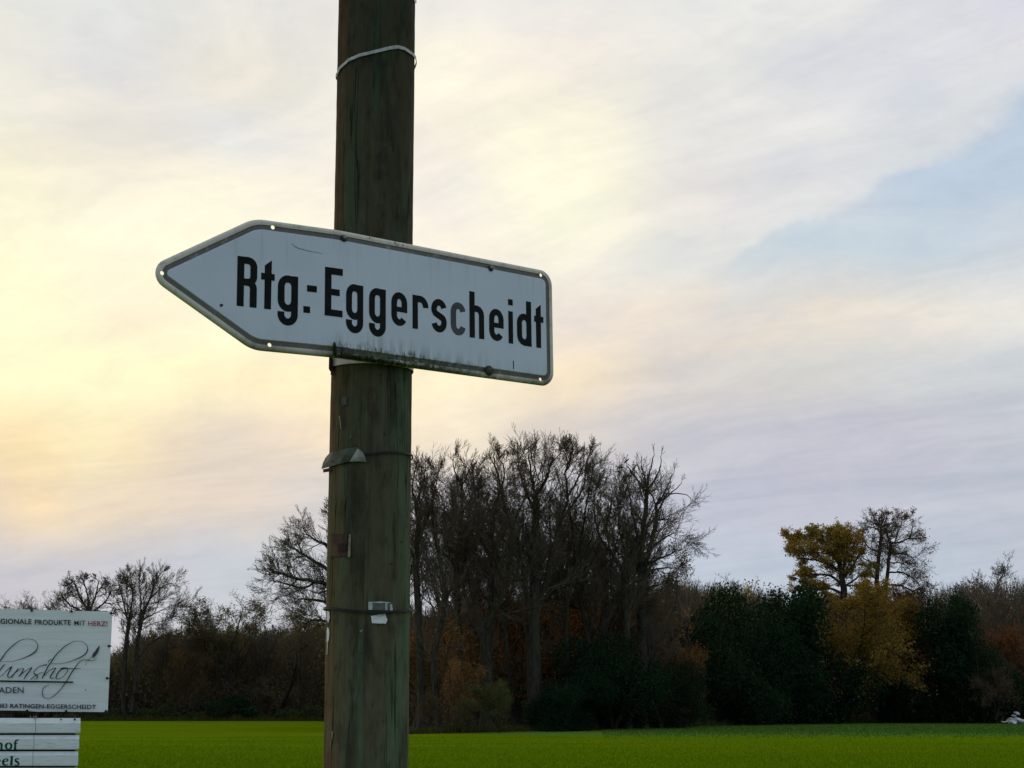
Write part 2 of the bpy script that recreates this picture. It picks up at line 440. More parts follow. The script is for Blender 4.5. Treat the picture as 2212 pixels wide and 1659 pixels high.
M['weed'] = mat_blade('field_edge_weeds', (.030, .050, .010), (.085, .085, .028))
M['vergeblade'] = mat_blade('verge_grass_blades', (.055, .135, .020), (.095, .185, .030))

def mat_banner():
    m, T = new_mat('banner_vinyl'); co = obj_co(T)
    n = T.noise(co, 3.0, 4, .5); f = T.noise(co, 60, 3, .6)
    cr = T.noise(T.mapping(co, rot=(0, math.radians(35), 0), scale=(.7, 1, 6)), 1.6, 3, .5)
    c = T.mix(T.rng(n, .35, .65, 0, .35), (.74, .82, .82, 1), (.66, .76, .73, 1))
    z = T.sep(co)[2]
    c = T.mix(T.rng(T.math('ADD', z, T.math('MULTIPLY', n, .3)), .62, -.05, 0, .6), c, (.58, .72, .60, 1))
    c = T.mix(T.rng(f, .6, .75, 0, .25), c, (.3, .36, .33, 1))
    finish(T, c, .38, cr, .5, .02, .4)
    return m
M['banner'] = mat_banner()
def mat_plank():
    m, T = new_mat('white_painted_plank'); co = obj_co(T)
    n = T.noise(T.mapping(co, scale=(3, 3, 9)), 2.2, 5, .6); f = T.noise(T.mapping(co, scale=(1, 1, 12)), 9, 5, .65)
    c = T.mix(T.rng(n, .35, .65, 0, .5), (.72, .79, .82, 1), (.60, .67, .68, 1))
    c = T.mix(T.rng(f, .52, .7, 0, .45), c, (.20, .27, .24, 1))
    finish(T, c, .6, f, .25, .004, .3)
    return m
M['plank'] = mat_plank()

# ------------------------------------------------------------------ the ground
def sheet(name, pts, mat, z):
    me = mesh_np(name, [(x, y, z) for x, y in pts], [tuple(range(len(pts)))], mat)
    o = link(name, me); o['kind'] = 'structure'; return o
sheet('field', [(-3000, -400), (3000, -400), (3000, 6000), (-3000, 6000)], M['field'], 0)
mfl = simple('leaf_litter_soil', (.035, .028, .014), .95, .5, 1.5, .05)
def gx(px, Y): return (px-CX)/F*(Y*cp)     # rough sideways position of a measured angle
edge = [(-400, 150), (gx(0, 149), 149), (gx(690, 147), 147), (gx(760, 125), 125), (gx(800, 88), 88), (gx(885, 85), 85), (gx(1100, 92), 92), (gx(1400, 104), 104),
        (gx(1700, 131), 131), (gx(2212, 134), 134), (500, 140)]
sheet('forest_floor', edge+[(900, 700), (-900, 700)], mfl, .008)
def mat_verge():
    m, T = new_mat('rough_verge_grass'); co = obj_co(T)
    x, y, z = T.sep(co); n = T.noise(T.mapping(co, scale=(.25, 1, 1)), .5, 5, .65); f = T.noise(co, 5, 4, .65)
    c = T.mix(T.rng(f, .35, .7), (.062, .150, .030, 1), (.095, .19, .036, 1))
    k = T.rng(T.math('ADD', y, T.math('MULTIPLY', T.math('SUBTRACT', n, .5), 20)), 70, 98)
    c = T.mix(k, (.098, .172, .002, 1), c)
    finish(T, c, 1., f, .6, .05, 0.)
    return m
mvg = mat_verge()
sheet('grass_verge', [(gx(960, 88), 88), (gx(1250, 76), 76), (gx(1700, 66), 66), (gx(2500, 64), 64), (500, 80), (500, 139.9), (gx(2212, 133.9), 133.9), (gx(1700, 130.9), 130.9), (gx(1400, 103.9), 103.9), (gx(1100, 91.9), 91.9)], mvg, .004)

def blades(name, n, y0, y1, px0, px1, hh, ww, mat, seed, color, fade=None, fadein=None):
    r = np.random.default_rng(seed)
    Y = 1/(1/y0+(1/y1-1/y0)*r.random(n))
    X = (px0+(px1-px0)*r.random(n)-CX)/F*Y*cp
    a = r.random(n)*math.pi; h = hh*(.6+.8*r.random(n)); w = ww*(.7+.6*r.random(n))
    lean = r.normal(0, .35, (n, 2))*h[:, None]
    if fadein:
        keep = r.random(n) < np.clip((Y+r.normal(0, 2, n)-fadein[0])/(fadein[1]-fadein[0]), 0, 1)**2
        X, Y, a, h, w, lean = X[keep], Y[keep], a[keep], h[keep], w[keep], lean[keep]; n = len(X)
    if fade:
        keep = r.random(n) < np.clip((fade[1]-Y+r.normal(0, 3, n))/(fade[1]-fade[0]), 0, 1)
        X, Y, a, h, w, lean = X[keep], Y[keep], a[keep], h[keep], w[keep], lean[keep]; n = len(X)
    P = np.stack([X, Y, np.zeros(n)], 1)
    dx = np.stack([np.cos(a)*w, np.sin(a)*w, np.zeros(n)], 1)
    V = np.stack([P-dx, P+dx, P+np.stack([lean[:, 0], lean[:, 1], h], 1)], 1).reshape(-1, 3)
    Fc = np.arange(3*n).reshape(-1, 3)
    o = link(name, mesh_np(name, V, Fc, mat)); o['kind'] = 'stuff'; o.color = color
    return o
g1 = blades('crop_seedlings', 210000, 37, 84, 60, 2300,   .05, .011, M['crop'], 3, (.088, .158, .0022, 1), fade=(48, 84))
tag(g1, 'fine upright green blades of the young crop covering the near field', 'crop')
g2 = blades('verge_grass', 60000, 70, 131, 1300, 2300, .07, .03, M['vergeblade'], 4, (.020, .055, .012, 1), fadein=(70, 94))
tag(g2, 'darker bluish green rough grass strip at the far right field edge', 'grass')

# ------------------------------------------------------------------ trees
def ring_chain(pts, rad, k, V, Fc):
    base = len(V)
    up = None; n = len(pts)
    for i in range(n):
        t = pts[min(i+1, n-1)]-pts[max(i-1, 0)]; t = t/ (np.linalg.norm(t)+1e-9)
        if up is None:
            up = np.cross(t, [1., .3, .2]); up /= np.linalg.norm(up)
        up = up-t*up.dot(t); up /= np.linalg.norm(up); w = np.cross(t, up)
        for j in range(k):
            a = 2*math.pi*j/k; V.append(pts[i]+(up*math.cos(a)+w*math.sin(a))*rad[i])
    for i in range(n-1):
        for j in range(k):
            a = base+i*k+j; b = base+i*k+(j+1) % k
            Fc.append((a, b, b+k, a+k))
def prisms(P0, P1, r0, r1):
    """independent three-sided tapered twigs"""
    P0 = np.asarray(P0); P1 = np.asarray(P1); r0 = np.asarray(r0)[:, None]; r1 = np.asarray(r1)[:, None]
    t = P1-P0; t /= np.linalg.norm(t, axis=1)[:, None]+1e-9
    ref = np.where(np.abs(t[:, 2:3]) < .8, np.array([[0, 0, 1.]]), np.array([[1., 0, 0]]))
    u = np.cross(t, ref); u /= np.linalg.norm(u, axis=1)[:, None]; w = np.cross(t, u)
    vs = []
    for (P, r) in ((P0, r0), (P1, r1)):
        for j in range(3):
            a = 2*math.pi*j/3; vs.append(P+(u*math.cos(a)+w*math.sin(a))*r)
    V = np.stack(vs, 1).reshape(-1, 3); n = len(P0)
    q = np.array([[0, 1, 4, 3], [1, 2, 5, 4], [2, 0, 3, 5]])
    Fc = (np.arange(n)[:, None, None]*6+q[None]).reshape(-1, 4)
    return V, Fc

def rotaround(d, ang, az):
    ref = np.array([0, 0, 1.]) if abs(d[2]) < .9 else np.array([1., 0, 0])
    u = np.cross(d, ref); u /= np.linalg.norm(u); w = np.cross(d, u)
    return d*math.cos(ang)+(u*math.cos(az)+w*math.sin(az))*math.sin(ang)

def grow_tree(seed, H=18., tr=.28, trunk_frac=.42, n1=9, spread=42, up=.10, ratios=(.55, .5, .48, .45), kids=(6, 6, 5, 4), leaders=2,
              wig=.16, maxlev=5, twr=.014, start=.38, leaves=0, leafsize=.16, droop=0., len1=.45, flat=1.):
    rg = random.Random(seed); nr = np.random.default_rng(seed)
    TV, TF = [], []                     # trunk and limbs
    L0, L1, R0, R1 = [], [], [], []     # twigs
    tips = []
    def chain(p, d, length, r, lev, nseg, rend):
        pts = [p.copy()]; rads = [r]
        for i in range(nseg):
            g = up*(1.0 if lev < 3 else .6)-droop*(lev >= 3)
            d = d+nr.normal(0, wig*(1+.25*lev), 3)*np.array([1, 1, .7])+np.array([0, 0, g]); d /= np.linalg.norm(d)
            p = p+d*length/nseg; pts.append(p.copy()); rads.append(r+(rend-r)*(i+1)/nseg)
        return pts, rads, d
    def branch(p, d, length, r, lev):
        nseg = (10, 7, 5, 4, 3, 2)[min(lev, 5)]
        rend = r*(.35 if lev < 4 else .5)
        pts, rads, dend = chain(p, d, length, r, lev, nseg, max(rend, twr*.45))
        if lev <= 2: ring_chain(pts, rads, 5 if lev < 2 else 4, TV if lev < 2 else TV, TF)
        else:
            for i in range(nseg):
                L0.append(pts[i]); L1.append(pts[i+1]); R0.append(rads[i]); R1.append(rads[i+1])
        if lev >= maxlev:
            tips.append(pts[-1]); tips.append(pts[1]); return
        nk = kids[min(lev-1, 3)]
        ratio = ratios[min(lev-1, 3)]
        for k in range(nk):
            t = .22+.78*(k+rg.random())/nk
            i = min(int(t*nseg), nseg-1); f = t*nseg-i
            q = pts[i]+(pts[i+1]-pts[i])*f
            dd = (pts[i+1]-pts[i]); dd = dd/np.linalg.norm(dd)
            nd = rotaround(dd, math.radians(rg.uniform(20, 52)), rg.uniform(0, 6.28)); nd[2] *= flat; nd /= np.linalg.norm(nd)
            branch(q, nd, length*ratio*rg.uniform(.6, 1.25)*(1.15-.45*t), max(rads[i]*.58, twr), lev+1)
        # the leading tip goes on as a finer shoot
        branch(pts[-1], dend, length*ratio*.9, max(rads[-1], twr), lev+1)
    lean = np.array([nr.normal(0, .05), nr.normal(0, .05), 1.]); lean /= np.linalg.norm(lean)
    stems = []
    fork = H*trunk_frac
    pts, rads, d = chain(np.zeros(3), lean, fork, tr, 0, 7, tr*.72)
    rads[0] = tr*1.45
    ring_chain(pts, rads, 7, TV, TF)
    if leaders > 1:
        for k in range(leaders):
            a = 6.28*k/leaders+rg.random()
            nd = rotaround(d, math.radians(rg.uniform(8, 24)), a)
            stems.append((pts[-1], nd, H*(.98-trunk_frac)*rg.uniform(.78, 1.), tr*.6))
    else: stems.append((pts[-1], d, H*(1-trunk_frac)*.95, tr*.7))
    for (p, nd, ln, r) in stems:
        sp_, sr, de = chain(p, nd, ln, r, 0, 9, .03)
        ring_chain(sp_, sr, 6, TV, TF)
        for k in range(n1):
            t = ((k+rg.random())/n1)**.9
            i = min(int(t*9), 8); q = sp_[i]+(sp_[i+1]-sp_[i])*(t*9-i)
            dd = sp_[i+1]-sp_[i]; dd = dd/np.linalg.norm(dd)
            nd2 = rotaround(dd, math.radians(rg.uniform(.55, 1.2)*spread), rg.uniform(0, 6.28))
            branch(q, nd2, H*len1*(1.08-.72*t)*rg.uniform(.6, 1.), max(sr[i]*.5, .03), 1)
        branch(sp_[-1], de, H*.12, .03, 2)
    # a few limbs low on the trunk
    for k in range(int(n1*.5)):
        t = start+(1-start)*rg.random(); i = min(int(t*7), 6); q = pts[i]
        nd2 = rotaround(lean, math.radians(rg.uniform(50, 85)), rg.uniform(0, 6.28))
        branch(q, nd2, H*len1*.6*rg.uniform(.4, .9), tr*.22, 2)
    V, Fc = prisms(L0, L1, R0, R1)
    out = {'trunk': (np.array(TV), np.array(TF)), 'twigs': (V, Fc)}
    top = max(V[:, 2].max(), np.array(TV)[:, 2].max())
    if leaves:
        tp = np.array(tips); idx = nr.integers(0, len(tp), leaves)
        P = tp[idx]+nr.normal(0, leafsize*1.5, (leaves, 3))
        out['leaves'] = leafquads(P, leafsize, nr)
    out['top'] = top
    return out
def leafquads(P, size, nr, flat=.0):
    n = len(P)
    a = nr.normal(0, 1, (n, 3)); a[:, 2] *= (1-flat); a /= np.linalg.norm(a, axis=1)[:, None]
    b = np.cross(a, nr.normal(0, 1, (n, 3))); b /= np.linalg.norm(b, axis=1)[:, None]
    s = size*(.5+nr.random(n))[:, None]
    V = np.stack([P-a*s*.5, P+b*s*.3, P+a*s*.5, P-b*s*.3], 1).reshape(-1, 3)
    return V, np.arange(4*n).reshape(-1, 4)

PROTO = {}
def make_proto(key, bark='bark', **kw):
    g = grow_tree(**kw)
    s = 1./g['top']
    d = {'trunk': mesh_np(key+'_trunk', g['trunk'][0]*s, g['trunk'][1], M[bark], smooth=True),
         'crown': mesh_np(key+'_crown', g['twigs'][0]*s, g['twigs'][1], M['twig'])}
    if 'leaves' in g: d['foliage'] = mesh_np(key+'_foliage', g['leaves'][0]*s, g['leaves'][1], M['leaf'])
    PROTO[key] = d
make_proto('tall_a', seed=11, n1=9, leaders=3, spread=44, trunk_frac=.30, kids=(6, 5, 4, 3), len1=.30, wig=.085, twr=.010, start=.3, leaves=1500, leafsize=.09)
make_proto('tall_b', seed=12, n1=11, leaders=2, spread=48, trunk_frac=.34, kids=(6, 5, 4, 3), len1=.32, tr=.24, wig=.09, twr=.010, start=.3)
make_proto('tall_c', seed=13, n1=16, leaders=1, spread=50, trunk_frac=.30, kids=(6, 5, 4, 3), len1=.32, tr=.22, wig=.085, twr=.010, start=.4, leaves=1200, leafsize=.09)
make_proto('tall_d', seed=24, n1=8, leaders=4, spread=40, trunk_frac=.24, kids=(6, 5, 4, 3), len1=.28, tr=.34, wig=.09, twr=.010, start=.4)
make_proto('broad', seed=15, n1=9, leaders=3, spread=62, trunk_frac=.26, kids=(6, 5, 4, 3), len1=.44, up=.05, tr=.32, wig=.2)
if 0: make_proto('dead', seed=16, n1=7, leaders=2, spread=44, trunk_frac=.42, kids=(4, 3, 3, 2), len1=.36, tr=.26, wig=.13, maxlev=4, twr=.022)
make_proto('birch', 'palebark', seed=17, n1=24, leaders=1, spread=30, trunk_frac=.25, kids=(6, 5, 4, 3), len1=.26, up=.12, tr=.13, twr=.010, wig=.12)
make_proto('leafy', seed=18, n1=8, leaders=2, spread=55, trunk_frac=.30, kids=(5, 5, 4, 3), len1=.34, leaves=5200, leafsize=.17)
if 0: make_proto('oak', seed=19, n1=11, leaders=2, spread=66, trunk_frac=.5, kids=(5, 5, 4, 3), len1=.26, leaves=5200, leafsize=.16, tr=.26, up=.02, wig=.24)
make_proto('beech', seed=20, n1=13, leaders=2, spread=60, trunk_frac=.3, kids=(6, 5, 4, 2), len1=.36, leaves=24000, leafsize=.21, up=.03, flat=.6)
make_proto('under_a', seed=21, H=8, tr=.09, n1=9, leaders=4, spread=40, trunk_frac=.08, kids=(5, 4, 3, 2), len1=.40, leaves=7000, leafsize=.15, twr=.011)
make_proto('under_b', seed=22, H=8, tr=.08, n1=9, leaders=4, spread=50, trunk_frac=.12, kids=(5, 4, 3, 2), len1=.42, leaves=4200, leafsize=.13, twr=.011)

def blobs_cloud(seed, blobs, n, size):
    """evergreen foliage: leaves through lumpy ellipsoids (unit height), denser to the outside"""
    nr = np.random.default_rng(seed); vol = np.array([b[3]*b[4]*b[5] for b in blobs])**.67; vol /= vol.sum()
    idx = nr.choice(len(blobs), n, p=vol); B = np.array(blobs)[idx]
    d = nr.normal(0, 1, (n, 3)); d /= np.linalg.norm(d, axis=1)[:, None]
    ph = nr.random((5, 3))*9
    lump = sum(np.sin((d*[4+2*i, 5+2*i, 3+2*i]).sum(1)+ph[i, 0]+idx) for i in range(4))*.06
    r = (.35+.65*nr.random(n)**.45)*(1+lump+nr.normal(0, .05, n))
    P = B[:, :3]+d*r[:, None]*B[:, 3:6]
    P = P[P[:, 2] > 0]
    return leafquads(P, size, nr)
def evergreen_proto(key, seed, blobs, n, size):
    V, Fc = blobs_cloud(seed, blobs, n, size)
    s = 1./V[:, 2].max(); V = V*s
    nr = np.random.default_rng(seed); TV, TF = [], []
    for k in range(5):
        a = nr.normal(0, .1, 2); p = [np.array([a[0]*t*2, a[1]*t*2, t*.8]) for t in np.linspace(0, 1, 6)]
        ring_chain(p, [.022*(1-t*.8) for t in np.linspace(0, 1, 6)], 5, TV, TF)
    PROTO[key] = {'trunk': mesh_np(key+'_trunk', np.array(TV), np.array(TF), M['bark'], smooth=True),
                  'foliage': mesh_np(key+'_foliage', V, Fc, M['leaf'])}
rb = random.Random(5)
def lumpy(n, w, h0, h1, sz, cone=0.):
    out = []
    for i in range(n):
        z = h0+(h1-h0)*rb.random(); k = (1-cone*z)
        out.append((rb.uniform(-w, w)*k, rb.uniform(-w, w)*k, z, sz*rb.uniform(.6, 1.1)*k, sz*rb.uniform(.6, 1.1)*k, sz*rb.uniform(.5, .9)))
    return out
evergreen_proto('holly_a', 31, lumpy(18, .42, .12, .78, .28), 26000, .022)
evergreen_proto('holly_b', 32, lumpy(14, .36, .12, .74, .28, .2), 26000, .022)
evergreen_proto('cone', 33, lumpy(28, .44, .06, .82, .26, .7), 26000, .021)
evergreen_proto('shrub', 34, lumpy(12, .6, .2, .7, .34), 7000, .05)

def height_for(py, Y):
    t = (CY-py)/F; return EYE+Y*(t*cp+sp)/(cp-t*sp)
def place_tree(key, name, px, top, Y, label, cat='tree', group=None, wide=1., rz=None, color=(.05, .03, .012, 1), z0=0.):
    H = height_for(top, Y)
    zc = Y*cp+(H*.5-EYE)*sp
    X = (px-CX)/F*zc
    r = random.Random(int(px*7+top*3+Y))
    root = empty(name, (X, Y, z0), rz if rz is not None else r.uniform(0, 6.28))
    root.scale = (H*wide, H*wide, H-z0)
    tag(root, label, cat, group)
    for part, me in PROTO[key].items():
        nm = {'trunk': 'trunk', 'crown': 'crown', 'foliage': 'foliage'}[part]
        o = link(nm, me, root)
        if part == 'foliage': o.color = color
    return root, H, X

BR = (.075, .044, .016, 1); OR = (.125, .050, .010, 1); YG = (.060, .062, .010, 1); OL = (.040, .036, .016, 1); DG = (.0044, .0108, .0056, 1)
DG2 = (.0058, .0118, .0064, 1); GOLD = (.150, .085, .014, 1); DB = (.032, .022, .012, 1)
G1 = 'bare trees along the left wood edge'; G2 = 'tall bare trees of the middle wood'; G3 = 'brown undergrowth of the wood'
T = [
 # key, name, px, topy, Y, label, group, wide, color
 ('tall_d', 'bare_tree', 28, 1262, 158, 'broad bare tree rising behind the left end of the banner', G1, 1.7, None),
 ('tall_a', 'bare_tree', 88, 1268, 160, 'rounded bare tree behind the banner, left of the gnarled one', G1, 1.6, None),
 ('birch', 'birch_tree', 408, 1292, 155, 'thin feathery bare birch right of the tall tree beside the banner', G1, 1.1, None),
 ('leafy', 'leafy_tree', 468, 1284, 156, 'small round-crowned tree with brown-green leaf remnants, between birch and pole', G1, 1.35, OL),
 ('leafy', 'leafy_tree', 535, 1276, 154, 'dense dark tree with leaf remnants midway between banner and pole', G1, 1.4, OL),
 ('leafy', 'leafy_tree', 612, 1288, 153, 'low leafy tree in the left wood nearest to the pole', G1, 1.35, OL),
 ('tall_b', 'bare_tree', 560, 1330, 160, 'thin-trunked bare tree in the dark wood left of the pole', G1, 1.0, None),
 ('tall_c', 'bare_tree', 430, 1345, 158, 'slim dark trunk standing below the feathery birch', G1, 1.0, None),
 ('tall_c', 'bare_tree', 655, 1325, 158, 'slim dark bare tree just beside the pole on its left', G1, 1.0, None),
 ('tall_b', 'bare_tree', 355, 1335, 160, 'low bare tree behind the golden bush right of the banner', G1, 1.1, None),
 ('tall_c', 'bare_tree', 1095, 985, 100, 'slim bare tree between the low-forked tree and the tallest tree', G2, 1.0, None),
 ('tall_b', 'bare_tree', 1222, 950, 99, 'tall bare tree immediately right of the tallest one, crown touching it', G2, 1.0, None),
 ('tall_d', 'bare_tree', 1282, 972, 101, 'bare tree with several upright stems, two right of the tallest tree', G2, .85, None),
 ('birch', 'bare_tree', 1425, 1175, 103, 'small twiggy tree under the right boughs of the dead-topped tree', G2, 1.5, None),
 ('leafy', 'bare_tree', 1362, 1150, 108, 'bushy bare tree filling the space behind the dead-topped trunk', G2, 1.0, OL),
 ('tall_b', 'bare_tree', 860, 1030, 104, 'bare tree mostly hidden behind the pole on its right edge', G2, 1.0, None),
 # second row of the middle wood
 ('tall_a', 'bare_tree', 1030, 1010, 103, 'upright bare tree between the third tree from the pole and the low-forked one', G2, 1.2, None),
 ('tall_c', 'bare_tree', 905, 1040, 108, 'second-row bare tree behind the first trunk right of the pole', G2, 1.4, None),
 ('tall_d', 'bare_tree', 1120, 1010, 106, 'bushy upright bare tree just left behind the tallest tree', G2, 1.2, None),
 ('tall_c', 'bare_tree', 1200, 1030, 109, 'second-row bare tree just right behind the tallest tree', G2, 1.4, None),
 ('tall_a', 'bare_tree', 1310, 1050, 110, 'second-row bare tree filling the gap left of the forking tree', G2, 1.3, None),
 ('leafy', 'bare_tree', 1180, 1100, 112, 'dark bushy tree standing behind the tallest trunk', G2, 1.2, OL),
 ('tall_a', 'bare_tree', 1075, 1060, 114, 'second-row bare tree seen through the low-forked crown', G2, 1.1, None),
 ('tall_b', 'bare_tree', 965, 1070, 113, 'second-row bare tree seen between the second and third tree from the pole', G2, 1.1, None),
 ('tall_d', 'bare_tree', 1250, 1060, 114, 'second-row bare tree seen right of the tallest crown', G2, 1.0, None),
 # right part
 ('beech', 'beech_tree', 1815, 1240, 127, 'olive-gold beech crown hanging low beneath the copper-leaved beech', None, 1.1, (.085, .058, .012, 1)),
 ('beech', 'beech_tree', 1935, 1250, 139, 'rust-brown beech filling the gap behind the stems of the oak', None, 1.0, (.048, .028, .010, 1)),
 ('beech', 'beech_tree', 1900, 1285, 133, 'lower rusty brown beech whose foliage hangs in front of the oak', None, 1.1, (.062, .034, .011, 1)),
 ('under_a', 'beech_tree', 1830, 1335, 132, 'young olive-gold beech between the dark evergreens, reaching low to the ground', None, .9, (.060, .042, .010, 1)),
 ('birch', 'birch_tree', 2098, 1197, 190, 'pale feathery birch rising above the wood at far right', None, 1.7, None),
 ('birch', 'birch_tree', 2050, 1235, 180, 'smaller yellowish birch just left of the pale feathery birch', None, 1.7, None),
 ('birch', 'birch_tree', 1658, 1233, 230, 'faint far birch top between the dark evergreens and the copper beech', None, 1.6, None),
 ('under_b', 'yellow_tree', 1568, 1240, 150, 'yellowish olive round tree left of the dark evergreens', None, .9, (.10, .075, .018, 1)),
 ('under_b', 'bare_tree', 1500, 1240, 142, 'brownish twiggy tree on the skyline right of the dead-topped tree', None, .9, (.05, .034, .02, 1)),
 ('under_b', 'bare_tree', 1450, 1262, 128, 'low brown twiggy tree below the right boughs of the dead-topped tree', None, .9, (.05, .034, .02, 1)),
 ('under_b', 'bare_tree', 2170, 1250, 160, 'brown twiggy tree on the skyline near the right edge', None, 1.0, (.05, .034, .022, 1)),
 ('under_b', 'bare_tree', 2225, 1258, 150, 'brown twiggy tree cut by the right edge of the view', None, 1.0, (.05, .034, .022, 1)),
 ('under_a', 'beech_tree', 2212, 1340, 140, 'rust-brown beech bush low at the right edge', None, .8, (.060, .024, .009, 1)),
 # evergreens
 ('holly_a', 'evergreen_tree', 1215, 1432, 94, 'low dark evergreen bush below the tallest tree', None, 1.15, DG),
 ('holly_b', 'evergreen_tree', 1323, 1356, 98, 'dark rounded evergreen below the dead-topped tree, its top peaked', None, 1.1, DG),
 ('holly_a', 'evergreen_tree', 1425, 1425, 104, 'wide low dark evergreen right of the peaked one', None, 1.2, DG2),
 ('holly_b', 'evergreen_tree', 1535, 1310, 118, 'dark green-black evergreen below the yellowish round tree', None, .95, DG2),
 ('holly_a', 'evergreen_tree', 1632, 1256, 124, 'tall dark evergreen left of the copper beech, the left one of a close pair', None, .75, DG),
 ('cone', 'evergreen_tree', 1700, 1243, 128, 'tall dark evergreen touching the copper beech, the right one of a close pair', None, 1.05, DG),
 ('cone', 'evergreen_tree', 2040, 1266, 131, 'dark cone-shaped evergreen right of the oak', None, 1.0, DG),
 ('holly_b', 'evergreen_tree', 2120, 1372, 129, 'dark rounded evergreen right of the cone-shaped one', None, 1.0, DG2),
 ('holly_a', 'evergreen_tree', 1945, 1462, 131, 'dark low evergreen beneath the two-stemmed oak', None, .9, DG2),
 ('holly_b', 'evergreen_tree', 1690, 1400, 124, 'black-green low evergreen in front of the close pair', None, 1.3, DG),
 ('under_b', 'bush', 2150, 1425, 126, 'brown bramble bush above the white stones at the right', None, 1.0, (.034, .022, .014, 1)),
 # undergrowth
 ('under_a', 'golden_bush', 385, 1398, 150, 'small golden-leaved bush glowing in the dark wood right of the banner', None, 1.0, (.028, .018, .007, 1)),
 ('shrub', 'evergreen_bush', 505, 1496, 150, 'low dark green bush at the field edge between banner and pole', None, 1.6, DG2),
 ('under_a', 'bush', 925, 1345, 95, 'rust-brown bush beside the first trunk right of the pole', G3, .9, BR),
 ('under_a', 'bush', 1000, 1300, 103, 'rust-brown tall bush behind the third tree right of the pole', G3, .9, (.082, .043, .015, 1)),
 ('under_a', 'bush', 985, 1420, 91, 'orange-brown low bush between trunks right of the pole', G3, .9, (.075, .042, .014, 1)),
 ('under_a', 'bush', 1100, 1275, 106, 'orange-brown tall bush left of the tallest trunk', G3, .9, (.105, .050, .016, 1)),
 ('under_a', 'bush', 1180, 1290, 106, 'orange-brown tall bush right behind the tallest trunk', G3, .9, (.098, .048, .016, 1)),
 ('under_a', 'bush', 1262, 1285, 108, 'dull brown tall bush above the low dark evergreen', G3, .9, BR),
 ('under_b', 'bush', 1350, 1300, 110, 'dull brown twiggy bush behind the dead-topped trunk', G3, .9, DB),
 ('under_a', 'bush', 1462, 1385, 108, 'rust-leaved bush between dark evergreens right of the dead-topped tree', G3, .9, (.056, .030, .012, 1)),
 ('under_b', 'bush', 1405, 1330, 107, 'grey-brown twiggy bush at the foot of the dead-topped tree', G3, .9, DB),
 ('under_a', 'green_bush', 1078, 1466, 88, 'yellow-green bush at the field edge below the low-forked tree', None, 1.25, (.022, .028, .008, 1)),
 ('under_b', 'green_bush', 1010, 1500, 87, 'olive bush at the field edge, left of the yellow-green one', None, 1.3, (.036, .036, .008, 1)),
 ('under_b', 'bush', 930, 1490, 87, 'brown bramble bush at the field edge right beside the pole', None, 1.0, DB),
]
for (key, name, px, top, Y, label, grp, wide, colr) in T:
    kw = {}
    if colr: kw['color'] = colr
    cat = 'bush' if 'bush' in name else 'tree'
    root, H, X = place_tree(key, name, px, top, Y, label, cat, grp, wide, **kw)


